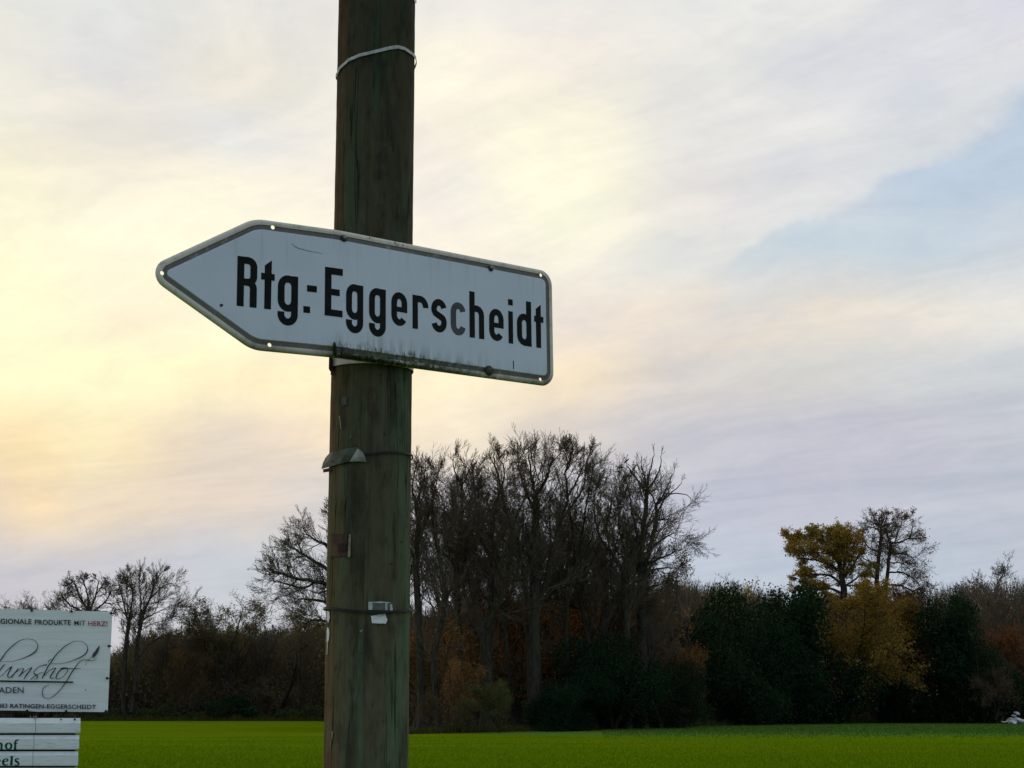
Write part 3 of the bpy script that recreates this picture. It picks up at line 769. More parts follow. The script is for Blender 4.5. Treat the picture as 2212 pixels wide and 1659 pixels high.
# trees whose limbs the photograph shows clearly: measured limbs, twigs grown on them
def limb_tree(name, label, group, Y, conv, limbs, tw_len=2.2, dens=1.5, kids=(6, 4, 3), twr=.0105, seed=1, leaves=0, leafsize=.15, color=None, wig=.085, up=.05, bark='bark', flat=1., base_y=None, depth=.35, topdens=1., tipcut=.35):
    rg = random.Random(seed); nr = np.random.default_rng(seed)
    TV, TF = [], []; L0, L1, R0, R1, tips = [], [], [], [], []
    p0 = at(*conv(*limbs[0][0][0]), Y); org = np.array([p0.x, Y, 0.])
    done = []; built = []
    def sub(p, d, length, r, lev):
        nseg = (5, 4, 3, 2)[min(lev, 3)]; pts = [p]; rr = [r]
        for i in range(nseg):
            d = d+nr.normal(0, wig*(1+.2*lev), 3)+np.array([0, 0, up]); d = d/np.linalg.norm(d); p = p+d*length/nseg
            pts.append(p); rr.append(max(r*(1-.6*(i+1)/nseg), twr*.4))
        for i in range(nseg): L0.append(pts[i]); L1.append(pts[i+1]); R0.append(rr[i]); R1.append(rr[i+1])
        if lev >= 3: tips.append(pts[-1]); tips.append(pts[1]); return
        for k in range(kids[lev]):
            t = .15+.85*(k+rg.random())/kids[lev]; i = min(int(t*nseg), nseg-1); q = pts[i]+(pts[i+1]-pts[i])*(t*nseg-i)
            dd = pts[i+1]-pts[i]; dd /= np.linalg.norm(dd)
            nd = rotaround(dd, math.radians(rg.uniform(18, 46)), rg.uniform(0, 6.28)); nd[2] *= flat; nd /= np.linalg.norm(nd)
            sub(q, nd, length*rg.uniform(.4, .65), max(rr[i]*.6, twr), lev+1)
        sub(pts[-1], d, length*.5, max(rr[-1], twr), lev+1)
    for k, lb in enumerate(limbs):
        pts, r0, r1 = lb[:3]; bare = lb[3] if len(lb) > 3 else 0.
        W3 = [np.array(at(*conv(x, y), Y))-org for x, y in pts]
        if k == 0: W3[0][2] = -.1
        if r1 < .05:
            e_ = W3[-1]-W3[-2]; le = np.linalg.norm(e_); W3[-1] = W3[-1]-e_/le*min(tipcut, .45*le)
        d0_ = 0.
        if done:
            best = min(((np.hypot(q[0]-W3[0][0], q[2]-W3[0][2]), q[1]) for l in done for q in l)); d0_ = best[1]
        slope = nr.uniform(-1, 1)*depth if k else 0.
        # resample with a spline, add depth and a little irregularity
        C = []; dist = 0; n = len(W3)
        for i in range(n-1):
            a0, a1, a2, a3 = W3[max(i-1, 0)], W3[i], W3[i+1], W3[min(i+2, n-1)]
            for q_ in range(5):
                t = q_/5; c = .5*((2*a1)+(a2-a0)*t+(2*a0-5*a1+4*a2-a3)*t*t+(3*a1-a0-3*a2+a3)*t**3); C.append(c)
        C.append(W3[-1]); out = []
        for i, c in enumerate(C):
            if i: dist += np.linalg.norm((C[i]-C[i-1])[[0, 2]])
            c = c.copy(); dy = d0_+slope*dist; eye = np.array([0, 0, EYE])-org
            c = eye+(c-eye)*(Y+dy)/Y          # a limb that runs nearer or farther is seen in the same direction
            out.append(c+nr.normal(0, .022, 3)*(i > 0 and i < len(C)-1))
        done.append(out)
        rads = [r0+(r1-r0)*i/(len(out)-1) for i in range(len(out))]
        if k == 0: rads[0] *= 1.4; rads[1] *= 1.12
        ring_chain(out, rads, 6, TV, TF)
        built.append((out, rads, dist, bare, r0, r1))
    allp = np.array([q for l in done for q in l]); xlo, xhi = allp[:, 0].min(), allp[:, 0].max()
    def room(q):                        # how far shoots may go before they leave the measured crown
        m = np.abs(allp[:, 0]-q[0]) < 1.3
        up_ = allp[m, 2].max()-q[2] if m.any() else 0.
        side = max(min(xhi-q[0], q[0]-xlo), 0.)
        return max(.55, min(up_*.75+.45, 9.), .0) if side > .4 else .9
    for (out, rads, dist, bare, r0, r1) in built:
        cnt = int(dist*dens*(1-bare)*(topdens if r0 < .085 else 1))
        for j in range(cnt):
            t = bare+(1-bare)*rg.random()**.8; f = t*(len(out)-1); i = min(int(f), len(out)-2); q = out[i]+(out[i+1]-out[i])*(f-i)
            dd = out[i+1]-out[i]; dd /= np.linalg.norm(dd)
            nd = rotaround(dd, math.radians(rg.uniform(22, 58)), rg.uniform(0, 6.28))
            sub(q, nd, min(tw_len*rg.uniform(.45, 1.15)*(1.12-.55*t)*(topdens**.5 if r0 < .085 else 1), room(q)*rg.uniform(.6, 1.05)), max(min(rads[i]*.45, .05), twr), 0)
        dd = out[-1]-out[-2]; sub(out[-1], dd/np.linalg.norm(dd), tw_len*.18, max(r1, twr), 1)
    root = empty(name, org); tag(root, label, 'tree', group)
    link('trunk', mesh_np('limb_trunk', np.array(TV), np.array(TF), M[bark], smooth=True), root)
    V, Fc = prisms(L0, L1, R0, R1); link('crown', mesh_np('limb_crown', V, Fc, M['twig']), root)
    if leaves:
        tp = np.array(tips); idx = nr.integers(0, len(tp), leaves); P = tp[idx]+nr.normal(0, leafsize*.9, (leaves, 3))*np.array([1, 1, flat])
        V, Fc = leafquads(P, leafsize, nr); o = link('foliage', mesh_np('limb_foliage', V, Fc, M['leaf'])); o.parent = root; o.color = color
    return root
cM = lambda x, y: (866.8+x*.3968, 932.6+y*.3968)
cR = lambda x, y: (1481.3+x*.3471, 1042.4+y*.3471)
cL = lambda x, y: (x*.3472, 1152.1+y*.3472)
DEADROOT = limb_tree('bare_tree', 'sparse dead-topped tree with clear forked limbs at the right end of the middle wood', G2, 102, cM,
 [([(1312, 1660), (1312, 1200), (1308, 950), (1303, 800)], .36, .27, .5), ([(1303, 800), (1308, 620), (1328, 440), (1336, 320)], .22, .12, 0),
  ([(1336, 320), (1322, 240), (1305, 165)], .08, .025, .3), ([(1334, 330), (1285, 260), (1245, 205), (1215, 172)], .08, .025, .3), ([(1336, 322), (1350, 230), (1368, 160), (1381, 105)], .08, .02, .3),
  ([(1336, 325), (1385, 250), (1412, 190), (1414, 118)], .07, .02, .3), ([(1310, 780), (1345, 660), (1372, 560), (1390, 450), (1388, 400)], .17, .10), ([(1388, 400), (1425, 350), (1460, 270), (1492, 208)], .07, .02, .2),
  ([(1390, 450), (1430, 370), (1490, 315), (1536, 265)], .07, .02, .2), ([(1440, 340), (1500, 335), (1555, 345), (1596, 388)], .05, .015, .2), ([(1388, 420), (1365, 350), (1320, 260), (1275, 150)], .06, .02, .2),
  ([(1345, 660), (1400, 600), (1470, 560), (1515, 545)], .09, .02), ([(1330, 720), (1410, 690), (1480, 655), (1515, 625)], .09, .02), ([(1310, 830), (1370, 760), (1440, 740), (1490, 750)], .09, .02), ([(1312, 880), (1370, 840), (1430, 830)], .09, .02), ([(1385, 480), (1430, 480), (1480, 470)], .09, .02), ([(1300, 800), (1270, 700), (1240, 600), (1215, 500)], .1, .03)],
 tw_len=2.4, dens=1.9, seed=61, wig=.09, twr=.012, topdens=.22, tipcut=.2)
limb_tree('bare_tree', 'bare tree whose stout ivy-dark trunk forks low, left of the tallest tree', G2, 95, cM,
 [([(462, 1640), (466, 1400), (465, 1250), (455, 1090)], .42, .34, .6), ([(455, 1090), (420, 1040), (385, 1000), (355, 930), (340, 840)], .2, .08), ([(458, 1080), (500, 990), (540, 890), (548, 790), (590, 680), (600, 560)], .24, .09),
  ([(470, 890), (490, 780), (478, 680), (440, 600), (420, 480), (400, 330), (385, 180)], .13, .03), ([(500, 960), (470, 890)], .15, .12, .9), ([(548, 790), (520, 700), (500, 560), (520, 380), (560, 230), (515, 95)], .12, .025), ([(600, 560), (640, 430), (680, 330), (650, 200)], .08, .02), ([(340, 840), (300, 700), (320, 560)], .07, .02)],
 tw_len=2.5, dens=2.5, seed=62, leaves=2500, leafsize=.10, color=(.03, .022, .011, 1))
limb_tree('bare_tree', 'tallest and thickest bare tree in the middle of the wood', G2, 96, cM,
 [([(722, 1650), (722, 1300), (718, 1150), (725, 930), (733, 700)], .50, .34, .6), ([(733, 700), (736, 520), (733, 360)], .3, .2), ([(733, 360), (715, 270), (700, 180), (690, 62)], .12, .02), ([(735, 350), (790, 250), (815, 170), (832, 85)], .12, .02),
  ([(755, 900), (790, 800), (810, 690), (850, 560), (872, 480)], .17, .11), ([(872, 480), (905, 350), (895, 230), (925, 130), (938, 42)], .1, .02), ([(872, 480), (930, 400), (990, 310), (1010, 180), (1035, 85)], .09, .02), ([(725, 700), (660, 640), (605, 540), (565, 420), (540, 290), (505, 160), (512, 80)], .15, .025),
  ([(718, 420), (670, 300), (640, 200), (640, 110)], .1, .02), ([(690, 1085), (683, 900), (665, 780), (650, 690), (630, 560)], .22, .08), ([(705, 1200), (690, 1085)], .24, .22, .9), ([(905, 350), (950, 280), (985, 200), (1000, 110)], .07, .02), ([(670, 820), (620, 780), (575, 740), (540, 700)], .1, .03), ([(815, 170), (860, 130), (880, 70)], .05, .02)],
 tw_len=2.5, dens=2.5, seed=63)
limb_tree('bare_tree', 'forking bare tree just left of the sparse dead-topped tree', G2, 100, cM,
 [([(1228, 1650), (1226, 1200), (1218, 850)], .3, .2, .6), ([(1218, 850), (1195, 740), (1140, 660), (1090, 590), (1060, 500), (1050, 380), (1080, 250)], .15, .025), ([(1220, 840), (1245, 700), (1283, 580), (1260, 450), (1240, 330), (1205, 210)], .14, .025), ([(1140, 660), (1120, 520), (1140, 400), (1150, 280)], .09, .02), ([(1245, 700), (1190, 560), (1180, 420), (1160, 300)], .09, .02)],
 tw_len=2.5, dens=2.5, seed=64, leaves=2500, leafsize=.10, color=(.03, .022, .011, 1))
limb_tree('bare_tree', 'bare tree with a thin dark trunk immediately right of the pole', G2, 93, cM,
 [([(112, 1650), (105, 1300), (95, 1050), (75, 750)], .26, .2, .5), ([(75, 750), (90, 580), (88, 470), (80, 390)], .18, .12), ([(80, 390), (60, 290), (85, 160)], .08, .02), ([(82, 390), (120, 270), (135, 150)], .08, .02), ([(80, 700), (30, 610), (10, 480), (20, 300)], .1, .02), ([(88, 600), (140, 480), (165, 380), (160, 250)], .08, .02)],
 tw_len=2.5, dens=2.5, seed=65)
limb_tree('bare_tree', 'slender leaning bare tree, second from the pole on its right', G2, 92, cM,
 [([(212, 1655), (195, 1540), (180, 1420), (185, 1200), (225, 1000), (245, 860)], .22, .16, .5), ([(245, 860), (205, 680), (180, 540), (170, 400)], .14, .07), ([(170, 400), (190, 280), (210, 160)], .06, .02), ([(205, 680), (260, 560), (290, 440), (270, 300)], .08, .02), ([(175, 470), (130, 360), (110, 240)], .06, .02)],
 tw_len=2.5, dens=2.5, seed=66)
limb_tree('bare_tree', 'bare tree with upright crown, third from the pole on its right', G2, 96, cM,
 [([(318, 1655), (315, 1300), (308, 1000), (300, 750)], .26, .18, .5), ([(300, 750), (320, 580), (325, 440), (330, 300)], .16, .08), ([(330, 300), (370, 210), (405, 115)], .07, .02), ([(330, 300), (290, 210), (275, 135)], .06, .02), ([(310, 850), (345, 700), (350, 560), (380, 420), (420, 280)], .12, .02), ([(305, 800), (260, 650), (240, 500), (230, 330)], .1, .02), ([(318, 500), (280, 400), (265, 280)], .07, .02)],
 tw_len=2.5, dens=2.5, seed=67)
limb_tree('bare_tree', 'tallest bare tree left of the pole, double trunked, just right of the banner edge', G1, 152, cL,
 [([(775, 1165), (765, 1000), (785, 700), (800, 560)], 0.302, 0.200, .5), ([(800, 560), (770, 440), (745, 340), (730, 260)], 0.108, 0.024), ([(800, 560), (825, 400), (815, 290), (810, 215)], 0.108, 0.024), ([(840, 1000), (850, 800), (865, 620), (885, 520)], 0.259, 0.200), ([(815, 1120), (840, 1000)], 0.274, 0.288, .95), ([(885, 520), (925, 420), (955, 320), (950, 195)], 0.115, 0.024), ([(870, 560), (875, 420), (865, 300), (885, 210)], 0.094, 0.024),
  ([(925, 420), (1000, 340), (1060, 310), (1100, 325)], 0.072, 0.016), ([(885, 540), (960, 500), (1040, 460), (1110, 435)], 0.072, 0.016), ([(860, 620), (930, 570), (1010, 545), (1080, 530)], 0.058, 0.016), ([(850, 800), (930, 690), (1020, 640), (1125, 632)], 0.086, 0.024), ([(955, 320), (1000, 250), (1020, 215)], 0.050, 0.016), ([(765, 480), (725, 440), (700, 480)], 0.050, 0.016)],
 tw_len=2.7, dens=1.8, seed=68, twr=.015, tipcut=.5)
limb_tree('bare_tree', 'gnarled bare tree behind the banner top, left of the double-trunked tree', G1, 154, cL,
 [([(560, 1165), (560, 700), (555, 500)], 0.288, 0.240, .6), ([(555, 500), (500, 400), (470, 330), (440, 285)], 0.122, 0.024), ([(555, 500), (545, 380), (520, 300), (510, 255)], 0.122, 0.024), ([(557, 480), (600, 380), (610, 300), (575, 265)], 0.115, 0.024), ([(560, 500), (650, 430), (690, 360), (715, 350)], 0.115, 0.024), ([(650, 430), (700, 440), (738, 418)], 0.072, 0.016), ([(550, 500), (440, 450), (395, 400), (372, 365)], 0.115, 0.024), ([(600, 380), (640, 320), (665, 300)], 0.072, 0.016), ([(545, 520), (450, 500), (380, 450)], 0.086, 0.024)],
 tw_len=2.4, dens=2.0, seed=69, twr=.017, wig=.14, tipcut=.5)
limb_tree('bare_tree', 'wide-branched bare tree behind the pole, its boughs reaching out to the left', G2, 99, cL,
 [([(2180, 1260), (2180, 900), (2175, 600)], .45, .35, .6), ([(2175, 620), (2080, 480), (2000, 420), (1900, 410), (1820, 420)], .16, .03), ([(2175, 560), (2060, 340), (1960, 300), (1830, 280), (1720, 240), (1640, 205)], .18, .03), ([(2172, 450), (2060, 250), (1950, 170), (1850, 110), (1750, 50)], .16, .03), ([(2170, 300), (2060, 100), (1960, 40), (1880, -20)], .14, .03), ([(2172, 600), (2170, 300), (2160, 0), (2170, -200)], .25, .04), ([(1960, 300), (1880, 340), (1740, 300), (1670, 300)], .08, .02), ([(1850, 285), (1790, 340), (1720, 350)], .06, .02), ([(2060, 340), (1980, 370), (1900, 350)], .08, .02), ([(2165, 100), (2080, -50), (2040, -200)], .12, .03), ([(2175, 700), (2060, 560), (1960, 540), (1860, 570)], .12, .03), ([(2170, 150), (2250, 0), (2280, -220)], .14, .03), ([(2172, 400), (2280, 250), (2330, 60)], .14, .03)],
 tw_len=2.2, dens=2.2, seed=70, leaves=3500, leafsize=.09, color=(.03, .024, .012, 1))
limb_tree('beech_tree', 'copper-leaved beech with a layered crown above the dark evergreens', None, 136, cR,
 [([(985, 1500), (988, 1000), (985, 700), (965, 560), (945, 380), (940, 310)], .45, .08, .4), ([(965, 520), (900, 440), (820, 400), (730, 370), (648, 338)], .16, .03), ([(950, 440), (880, 380), (810, 340), (770, 305)], .13, .03), ([(945, 400), (905, 340), (880, 295)], .1, .03), ([(970, 560), (1005, 440), (1020, 315)], .13, .03), ([(965, 560), (880, 500), (780, 480), (700, 462)], .14, .03), ([(980, 640), (900, 580), (800, 570), (710, 580)], .14, .03), ([(975, 600), (1040, 520), (1080, 440), (1100, 400)], .13, .03), ([(985, 650), (1060, 600), (1110, 560)], .12, .03), ([(988, 700), (900, 660), (800, 650), (740, 660)], .14, .03), ([(985, 780), (900, 740), (830, 750)], .13, .03), ([(985, 820), (1060, 760), (1130, 750)], .13, .03), ([(920, 440), (850, 440), (760, 420)], .08, .03), ([(940, 480), (1000, 400), (1040, 380)], .08, .03), ([(800, 400), (720, 400), (690, 410)], .06, .03), ([(985, 860), (900, 790), (820, 780), (770, 800)], .13, .03), ([(985, 800), (1050, 740), (1120, 730)], .13, .03), ([(985, 900), (1060, 850), (1130, 860)], .13, .03), ([(985, 740), (930, 700), (860, 690)], .1, .03), ([(975, 640), (1040, 640), (1100, 660)], .1, .03), ([(986, 1000), (900, 930), (840, 930)], .12, .03)],
 tw_len=1.9, dens=2.6, seed=71, tipcut=.9, leaves=48000, leafsize=.14, color=(.098, .066, .014, 1), flat=.6, up=.05)
limb_tree('oak_tree', 'dark two-stemmed oak with sparse leaves right of the copper beech', None, 137, cR,
 [([(1215, 1480), (1205, 1000), (1190, 690), (1192, 560), (1210, 400), (1218, 270)], 0.294, 0.112, .5), ([(1255, 1480), (1250, 1000), (1245, 690), (1260, 520), (1272, 380), (1238, 285)], 0.252, 0.080, .5), ([(1218, 275), (1180, 230), (1150, 175)], 0.070, 0.024), ([(1225, 280), (1250, 220), (1268, 180)], 0.070, 0.024), ([(1218, 300), (1160, 280), (1125, 275)], 0.063, 0.024), ([(1272, 375), (1330, 372), (1390, 348), (1480, 351)], 0.105, 0.032, .2), ([(1390, 348), (1410, 280), (1395, 220), (1430, 195)], 0.056, 0.016), ([(1300, 370), (1330, 290), (1350, 220)], 0.070, 0.024), ([(1262, 440), (1340, 440), (1400, 465), (1450, 505)], 0.091, 0.024), ([(1205, 430), (1140, 405), (1090, 335), (1060, 310)], 0.084, 0.024), ([(1195, 520), (1120, 480), (1070, 430)], 0.084, 0.024), ([(1192, 600), (1120, 570), (1060, 570)], 0.084, 0.024), ([(1255, 560), (1340, 560), (1420, 600), (1490, 690)], 0.091, 0.024), ([(1248, 640), (1330, 640), (1420, 680), (1480, 720)], 0.091, 0.024), ([(1265, 500), (1340, 500), (1420, 560)], 0.070, 0.024), ([(1240, 290), (1300, 240), (1310, 215)], 0.056, 0.024)],
 tw_len=2.2, dens=2.1, seed=72, leaves=6500, leafsize=.13, color=(.030, .019, .009, 1), wig=.24, flat=.8, up=.02)

# the mass of the wood behind, nobody could count it
def woodland(name, label, x0, x1, y0, y1, ntw, nlf, prof, seed, color, leaf=.26, tall=5.5, z0f=.0):
    r = np.random.default_rng(seed)
    def pos(n):
        px = x0+(x1-x0)*r.random(n); Y = y0+(y1-y0)*r.random(n)
        tp = np.interp(px, prof[0], prof[1])
        t = (CY-tp)/F; Hh = EYE+Y*(t*cp+sp)/(cp-t*sp)
        X = (px-CX)/F*(Y*cp)
        return X, Y, Hh
    X, Y, Hh = pos(ntw)
    hb = r.random(ntw)**.7*Hh*1.02
    L = r.uniform(.8, 3., ntw)*tall/5
    d = r.normal(0, .42, (ntw, 3)); d[:, 2] = 1; d /= np.linalg.norm(d, axis=1)[:, None]
    P0 = np.stack([X, Y, np.maximum(hb-L*.7, 0)], 1); P1 = P0+d*L[:, None]
    V1, F1 = prisms(P0, P1, np.full(ntw, .035), np.full(ntw, .008))
    X, Y, Hh = pos(nlf)
    z = r.random(nlf)*Hh*(.9+.1*np.sin(X*1.3)+.07*np.sin(X*3.1+Y))
    V2, F2 = leafquads(np.stack([X, Y, z], 1), leaf, r)
    V = np.concatenate([V1, V2]); Fc = np.concatenate([F1, F2+len(V1)])
    mi = np.concatenate([np.zeros(len(F1)), np.ones(len(F2))])
    o = link(name, mesh_np(name, V, Fc, [M['twig'], M['leaf']], midx=mi)); o.color = color
    tag(o, label, 'woodland', None, 'stuff')
    return o
woodland('distant_woodland', 'dark brown mass of the wood left of the pole', -80, 800, 160, 195, 26000, 95000,
         ([0, 240, 300, 400, 500, 620, 700, 800], [1430, 1415, 1375, 1365, 1365, 1360, 1345, 1320]), 41, (.044, .040, .022, 1), leaf=.36)
woodland('distant_woodland', 'rusty brown mass of the wood behind the tall bare trees', 800, 1500, 116, 150, 26000, 42000,
         ([800, 900, 1000, 1150, 1300, 1400, 1500], [1320, 1325, 1315, 1300, 1290, 1285, 1270]), 42, (.085, .050, .022, 1))
woodland('distant_woodland', 'brown mass of the wood behind the evergreens at right', 1430, 2300, 142, 185, 24000, 36000,
         ([1400, 1480, 1600, 1700, 1980, 2100, 2212, 2300], [1270, 1262, 1275, 1290, 1290, 1268, 1262, 1262]), 43, (.040, .026, .014, 1))
# low brambles along the wood edge
def hedge(name, label, ed, n, hgt, depth, seed, color):
    r = np.random.default_rng(seed)
    t = r.random(n)*(len(ed)-1); i = t.astype(int); f = (t-i)[:, None]; e = np.array(ed, float)
    P = e[i]*(1-f)+e[np.minimum(i+1, len(ed)-1)]*f
    Y = P[:, 1]+r.random(n)*depth+.15; X = P[:, 0]
    hh = hgt*(.75+.3*np.sin(X*.9)+.2*np.sin(X*2.3+1)+.12*np.sin(X*5.1))
    z = r.random(n)**.8*hh
    V, Fc = leafquads(np.stack([X, Y, z], 1), .17, r)
    o = link(name, mesh_np(name, V, Fc, M['leaf'])); o.color = color
    return tag(o, label, 'undergrowth', None, 'stuff')
hedge('undergrowth', 'low dark undergrowth along the left wood edge', [(gx(150, 149), 149), (gx(700, 147), 147)], 15000, 1.3, 3, 51, (.014, .020, .009, 1))
hedge('undergrowth', 'low dark undergrowth along the right wood edge', [(gx(1130, 93), 93), (gx(1400, 104), 104), (gx(1700, 131), 131), (gx(2160, 134), 134)], 30000, 1.9, 4, 52, (.010, .018, .008, 1))

def weeds(label, ed, n, hmax, seed):
    r = np.random.default_rng(seed); t = r.random(n)*(len(ed)-1); i = t.astype(int); f = (t-i)[:, None]; e = np.array(ed, float)
    P = e[i]*(1-f)+e[np.minimum(i+1, len(ed)-1)]*f
    X, Y = P[:, 0], P[:, 1]+r.normal(0, .45, n)
    hh = hmax*(.25+.75*r.random(n)**2)*(.45+.55*np.abs(np.sin(X*.7)+.6*np.sin(X*2.9+1))/1.6)
    a = r.random(n)*math.pi; w = .022
    B = np.stack([X, Y, np.zeros(n)], 1); dx = np.stack([np.cos(a)*w, np.sin(a)*w, np.zeros(n)], 1)
    tip = B+np.stack([r.normal(0, .3, n)*hh, r.normal(0, .3, n)*hh, hh], 1)
    V = np.stack([B-dx, B+dx, tip], 1).reshape(-1, 3)
    o = link('weeds', mesh_np('weeds', V, np.arange(3*n).reshape(-1, 3), M['weed'])); return tag(o, label, 'weeds', None, 'stuff')
weeds('ragged fringe of weeds along the far field edge left of the pole', [(gx(120, 149), 148.9), (gx(700, 147), 146.9)], 9000, .9, 71)
weeds('ragged fringe of weeds along the field edge right of the pole', [(gx(880, 85), 84.9), (gx(1100, 92), 91.9), (gx(1400, 104), 103.9), (gx(1700, 131), 130.9), (gx(2230, 134), 133.8)], 20000, .8, 72)

# small bird on the dead tree
def bird():
    p = at(1353, 999, 102)
    root = tag(empty('bird', p), 'small dark bird perched on the top left twig of the dead-topped tree', 'bird')
    b = MB(); n = 9
    prof = [(-.16, .012), (-.10, .03), (-.03, .06), (.03, .066), (.08, .05), (.115, .036), (.15, .036), (.18, .022), (.20, .004)]
    pts = [Vector((x, 0, .10+x*.85)) for x, _ in prof]
    b.tube(pts, [r for _, r in prof], 8); b.build('body', M['wire'], root, True)
    b = MB(); b.tube([(.185, 0, .262), (.23, 0, .258)], [.012, .002], 5); b.build('beak', M['darkmetal'], root)
    b = MB(); b.box((-.2, 0, -.06), (.07, 0, .06), (0, .022, 0), (-.003, 0, .003)); b.build('tail', M['wire'], root)
    for s in (-1, 1):
        b = MB(); b.tube([(.0, .02*s, .06), (.0, .02*s, 0)], .005, 4); b.build('leg', M['darkmetal'], root)
    # the twig it sits on
    return p
bp = bird()
tw = MB(); tip = Vector(bp); j = at(1392, 1045, 102)
tw.tube([tip+Vector((-.15, 0, .05)), tip-Vector((0, 0, .006)), tip.lerp(j, .5)+Vector((.1, 0, .05)), j], [.012, .018, .028, .045], 5)
o = tw.build('perch_branch', M['twig'], None)
o.parent = DEADROOT; o.matrix_parent_inverse = Matrix.Translation(DEADROOT.location).inverted()

# pale stones at the far right edge of the verge
mst = simple('pale_stone', (.62, .66, .68), .8, .2, 6)
stones = [(2166, 1559.5, .30, 'small flat pale stone lying apart, leftmost at the right wood edge'), (2173, 1559, .34, 'bright small white stone, second from the left by the right edge'),
          (2186, 1558, .75, 'long low white stone in the middle of the pale heap'), (2184, 1552, .30, 'small pale stone topping the long low white one'),
          (2200, 1555.5, .80, 'large bluish white block of the heap at the right edge'), (2208, 1559, .75, 'white block lying lowest at the right edge of the heap'),
          (2190, 1546, .34, 'greenish pale slab leaning above the heap'), (2197, 1541, .40, 'pale slab standing highest on the heap')]
for k, (px, py, s, lab) in enumerate(stones):
    r = random.Random(k+3); Y = 126.
    c = at(px, py, Y); c.z = max(c.z, s*.2)
    bm = bmesh.new(); bmesh.ops.create_icosphere(bm, subdivisions=1, radius=1)
    for v in bm.verts: v.co *= r.uniform(.75, 1.1)
    me = bpy.data.meshes.new('stone'); bm.to_mesh(me); bm.free(); me.materials.append(mst)
    o = link('stone', me); o.location = c; o.scale = (s*.9, s*.6, s*.30); o.rotation_euler = (r.uniform(-.3, .3), r.uniform(-.4, .4), r.uniform(0, 3))
    tag(o, lab, 'stone', 'pale stones heaped by the right wood edge')

# ------------------------------------------------------------------ sign pose (fitted to the photograph)
AZ, EL, RO = math.radians(39.2245), math.radians(.6139), math.radians(1.4649)
SP0 = Vector((-.43914, 3.97168, 1.06922+EYE)); BEND = math.radians(-9.3532); UH = .620; BW = .06
def srot():
    ca, sa = math.cos(AZ), math.sin(AZ)
    r = Vector((ca, sa, 0)); n = Vector((sa, -ca, 0)); u = Vector((0, 0, 1))
    r, u = r*math.cos(RO)+u*math.sin(RO), r*-math.sin(RO)+u*math.cos(RO)
    u, n = u*math.cos(EL)+n*math.sin(EL), u*-math.sin(EL)+n*math.cos(EL)
    return r, u, n
SR, SU, SN = srot()
def bent(u, w):                          # sign space (u along, w out) -> local
    s = u-UH
    if s >= 0: return s, w
    t = min(-s, BW); a = BEND/BW
    x = math.sin(a*t)/a; y = (1-math.cos(a*t))/a; th = a*t
    if -s > BW: x += (-s-BW)*math.cos(BEND); y += (-s-BW)*math.sin(BEND); th = BEND
    return -x+w*math.sin(th), y+w*math.cos(th)
# sign root: local x along sign, -y out to the viewer, z up
sign = empty('direction_sign', (0, 0, 0))
sign.matrix_world = Matrix(((SR.x, -SN.x, SU.x, SP0.x), (SR.y, -SN.y, SU.y, SP0.y), (SR.z, -SN.z, SU.z, SP0.z), (0, 0, 0, 1)))
tag(sign, 'white arrow-shaped direction sign pointing left with black lettering, on the wooden pole', 'sign')
# parts keep their own object space = sign space (u,w,v) for the textures: vertices stored shifted by UH
def bend_mesh(me):
    for v in me.vertices:
        x, w = bent(v.co.x, -v.co.y)
        v.co = (x+UH, -w, v.co.z)
def cut_mesh(bm):
    for u in (.56, .57, .58, .59, .60, .61, .62):
        geom = bm.verts[:]+bm.edges[:]+bm.faces[:]
        bmesh.ops.bisect_plane(bm, geom=geom, plane_co=(u, 0, 0), plane_no=(1, 0, 0))
def sign_part(name, me, parent=None):
    o = link(name, me, sign if parent is None else parent)
    if parent is None: o.location = (-UH, 0, 0)
    return o
Hs = .175; WS = 1.3475; UC, UT = .355, .0598
def rounded_outline(inset, nseg=8):
    # sharp corners of the inset polygon
    P = [Vector((UT, 0)), Vector((UC, -Hs)), Vector((WS, -Hs)), Vector((WS, Hs)), Vector((UC, Hs))]
    R = [.040, .10, .045, .045, .10]
    n = len(P); lines = []
    for i in range(n):
        a, b = P[i], P[(i+1) % n]; d = (b-a).normalized(); nn = Vector((-d.y, d.x)); lines.append((a+nn*inset, d))
    Q = []
    for i in range(n):
        (a, d), (b, e) = lines[i-1], lines[i]
        t = (b-a).cross(e)/d.cross(e) if abs(d.cross(e)) > 1e-9 else 0
        Q.append(a+d*t)
    out = []
    for i in range(n):
        p = Q[i]; d1_ = (Q[i-1]-p).normalized(); d2_ = (Q[(i+1) % n]-p).normalized()
        r = max(R[i]-inset, .006); half = math.acos(max(-1, min(1, d1_.dot(d2_))))/2
        tl = r/math.tan(half); c = p+(d1_+d2_).normalized()*(r/math.sin(half))
        s_, e_ = p+d1_*tl, p+d2_*tl
        a0 = math.atan2(s_.y-c.y, s_.x-c.x); a1 = math.atan2(e_.y-c.y, e_.x-c.x)
        da = (a1-a0+math.pi) % (2*math.pi)-math.pi
        for k in range(nseg+1):
            a = a0+da*k/nseg; out.append((c.x+r*math.cos(a), c.y+r*math.sin(a)))
    return out
prof = [(0., .009), (.0015, .004), (.005, .001), (.010, .0), (.0155, .0012), (.0168, .0030), (.0280, .0030), (.0298, .0)]   # (inset, depth behind the face)
loops = [rounded_outline(i) for i, _ in prof]; nl = len(loops[0])
V = [(x, dpt, z) for (lp, (_, dpt)) in zip(loops, prof) for (x, z) in lp]
Fc = []; mi = []
for i in range(len(prof)-1):
    for j in range(nl):
        a, b = i*nl+j, i*nl+(j+1) % nl
        Fc.append((a, b, b+nl, a+nl)); mi.append(0 if i < 4 else 1 if i < 6 else 2)
Fc.append(tuple((len(prof)-1)*nl+j for j in range(nl))); mi.append(2)
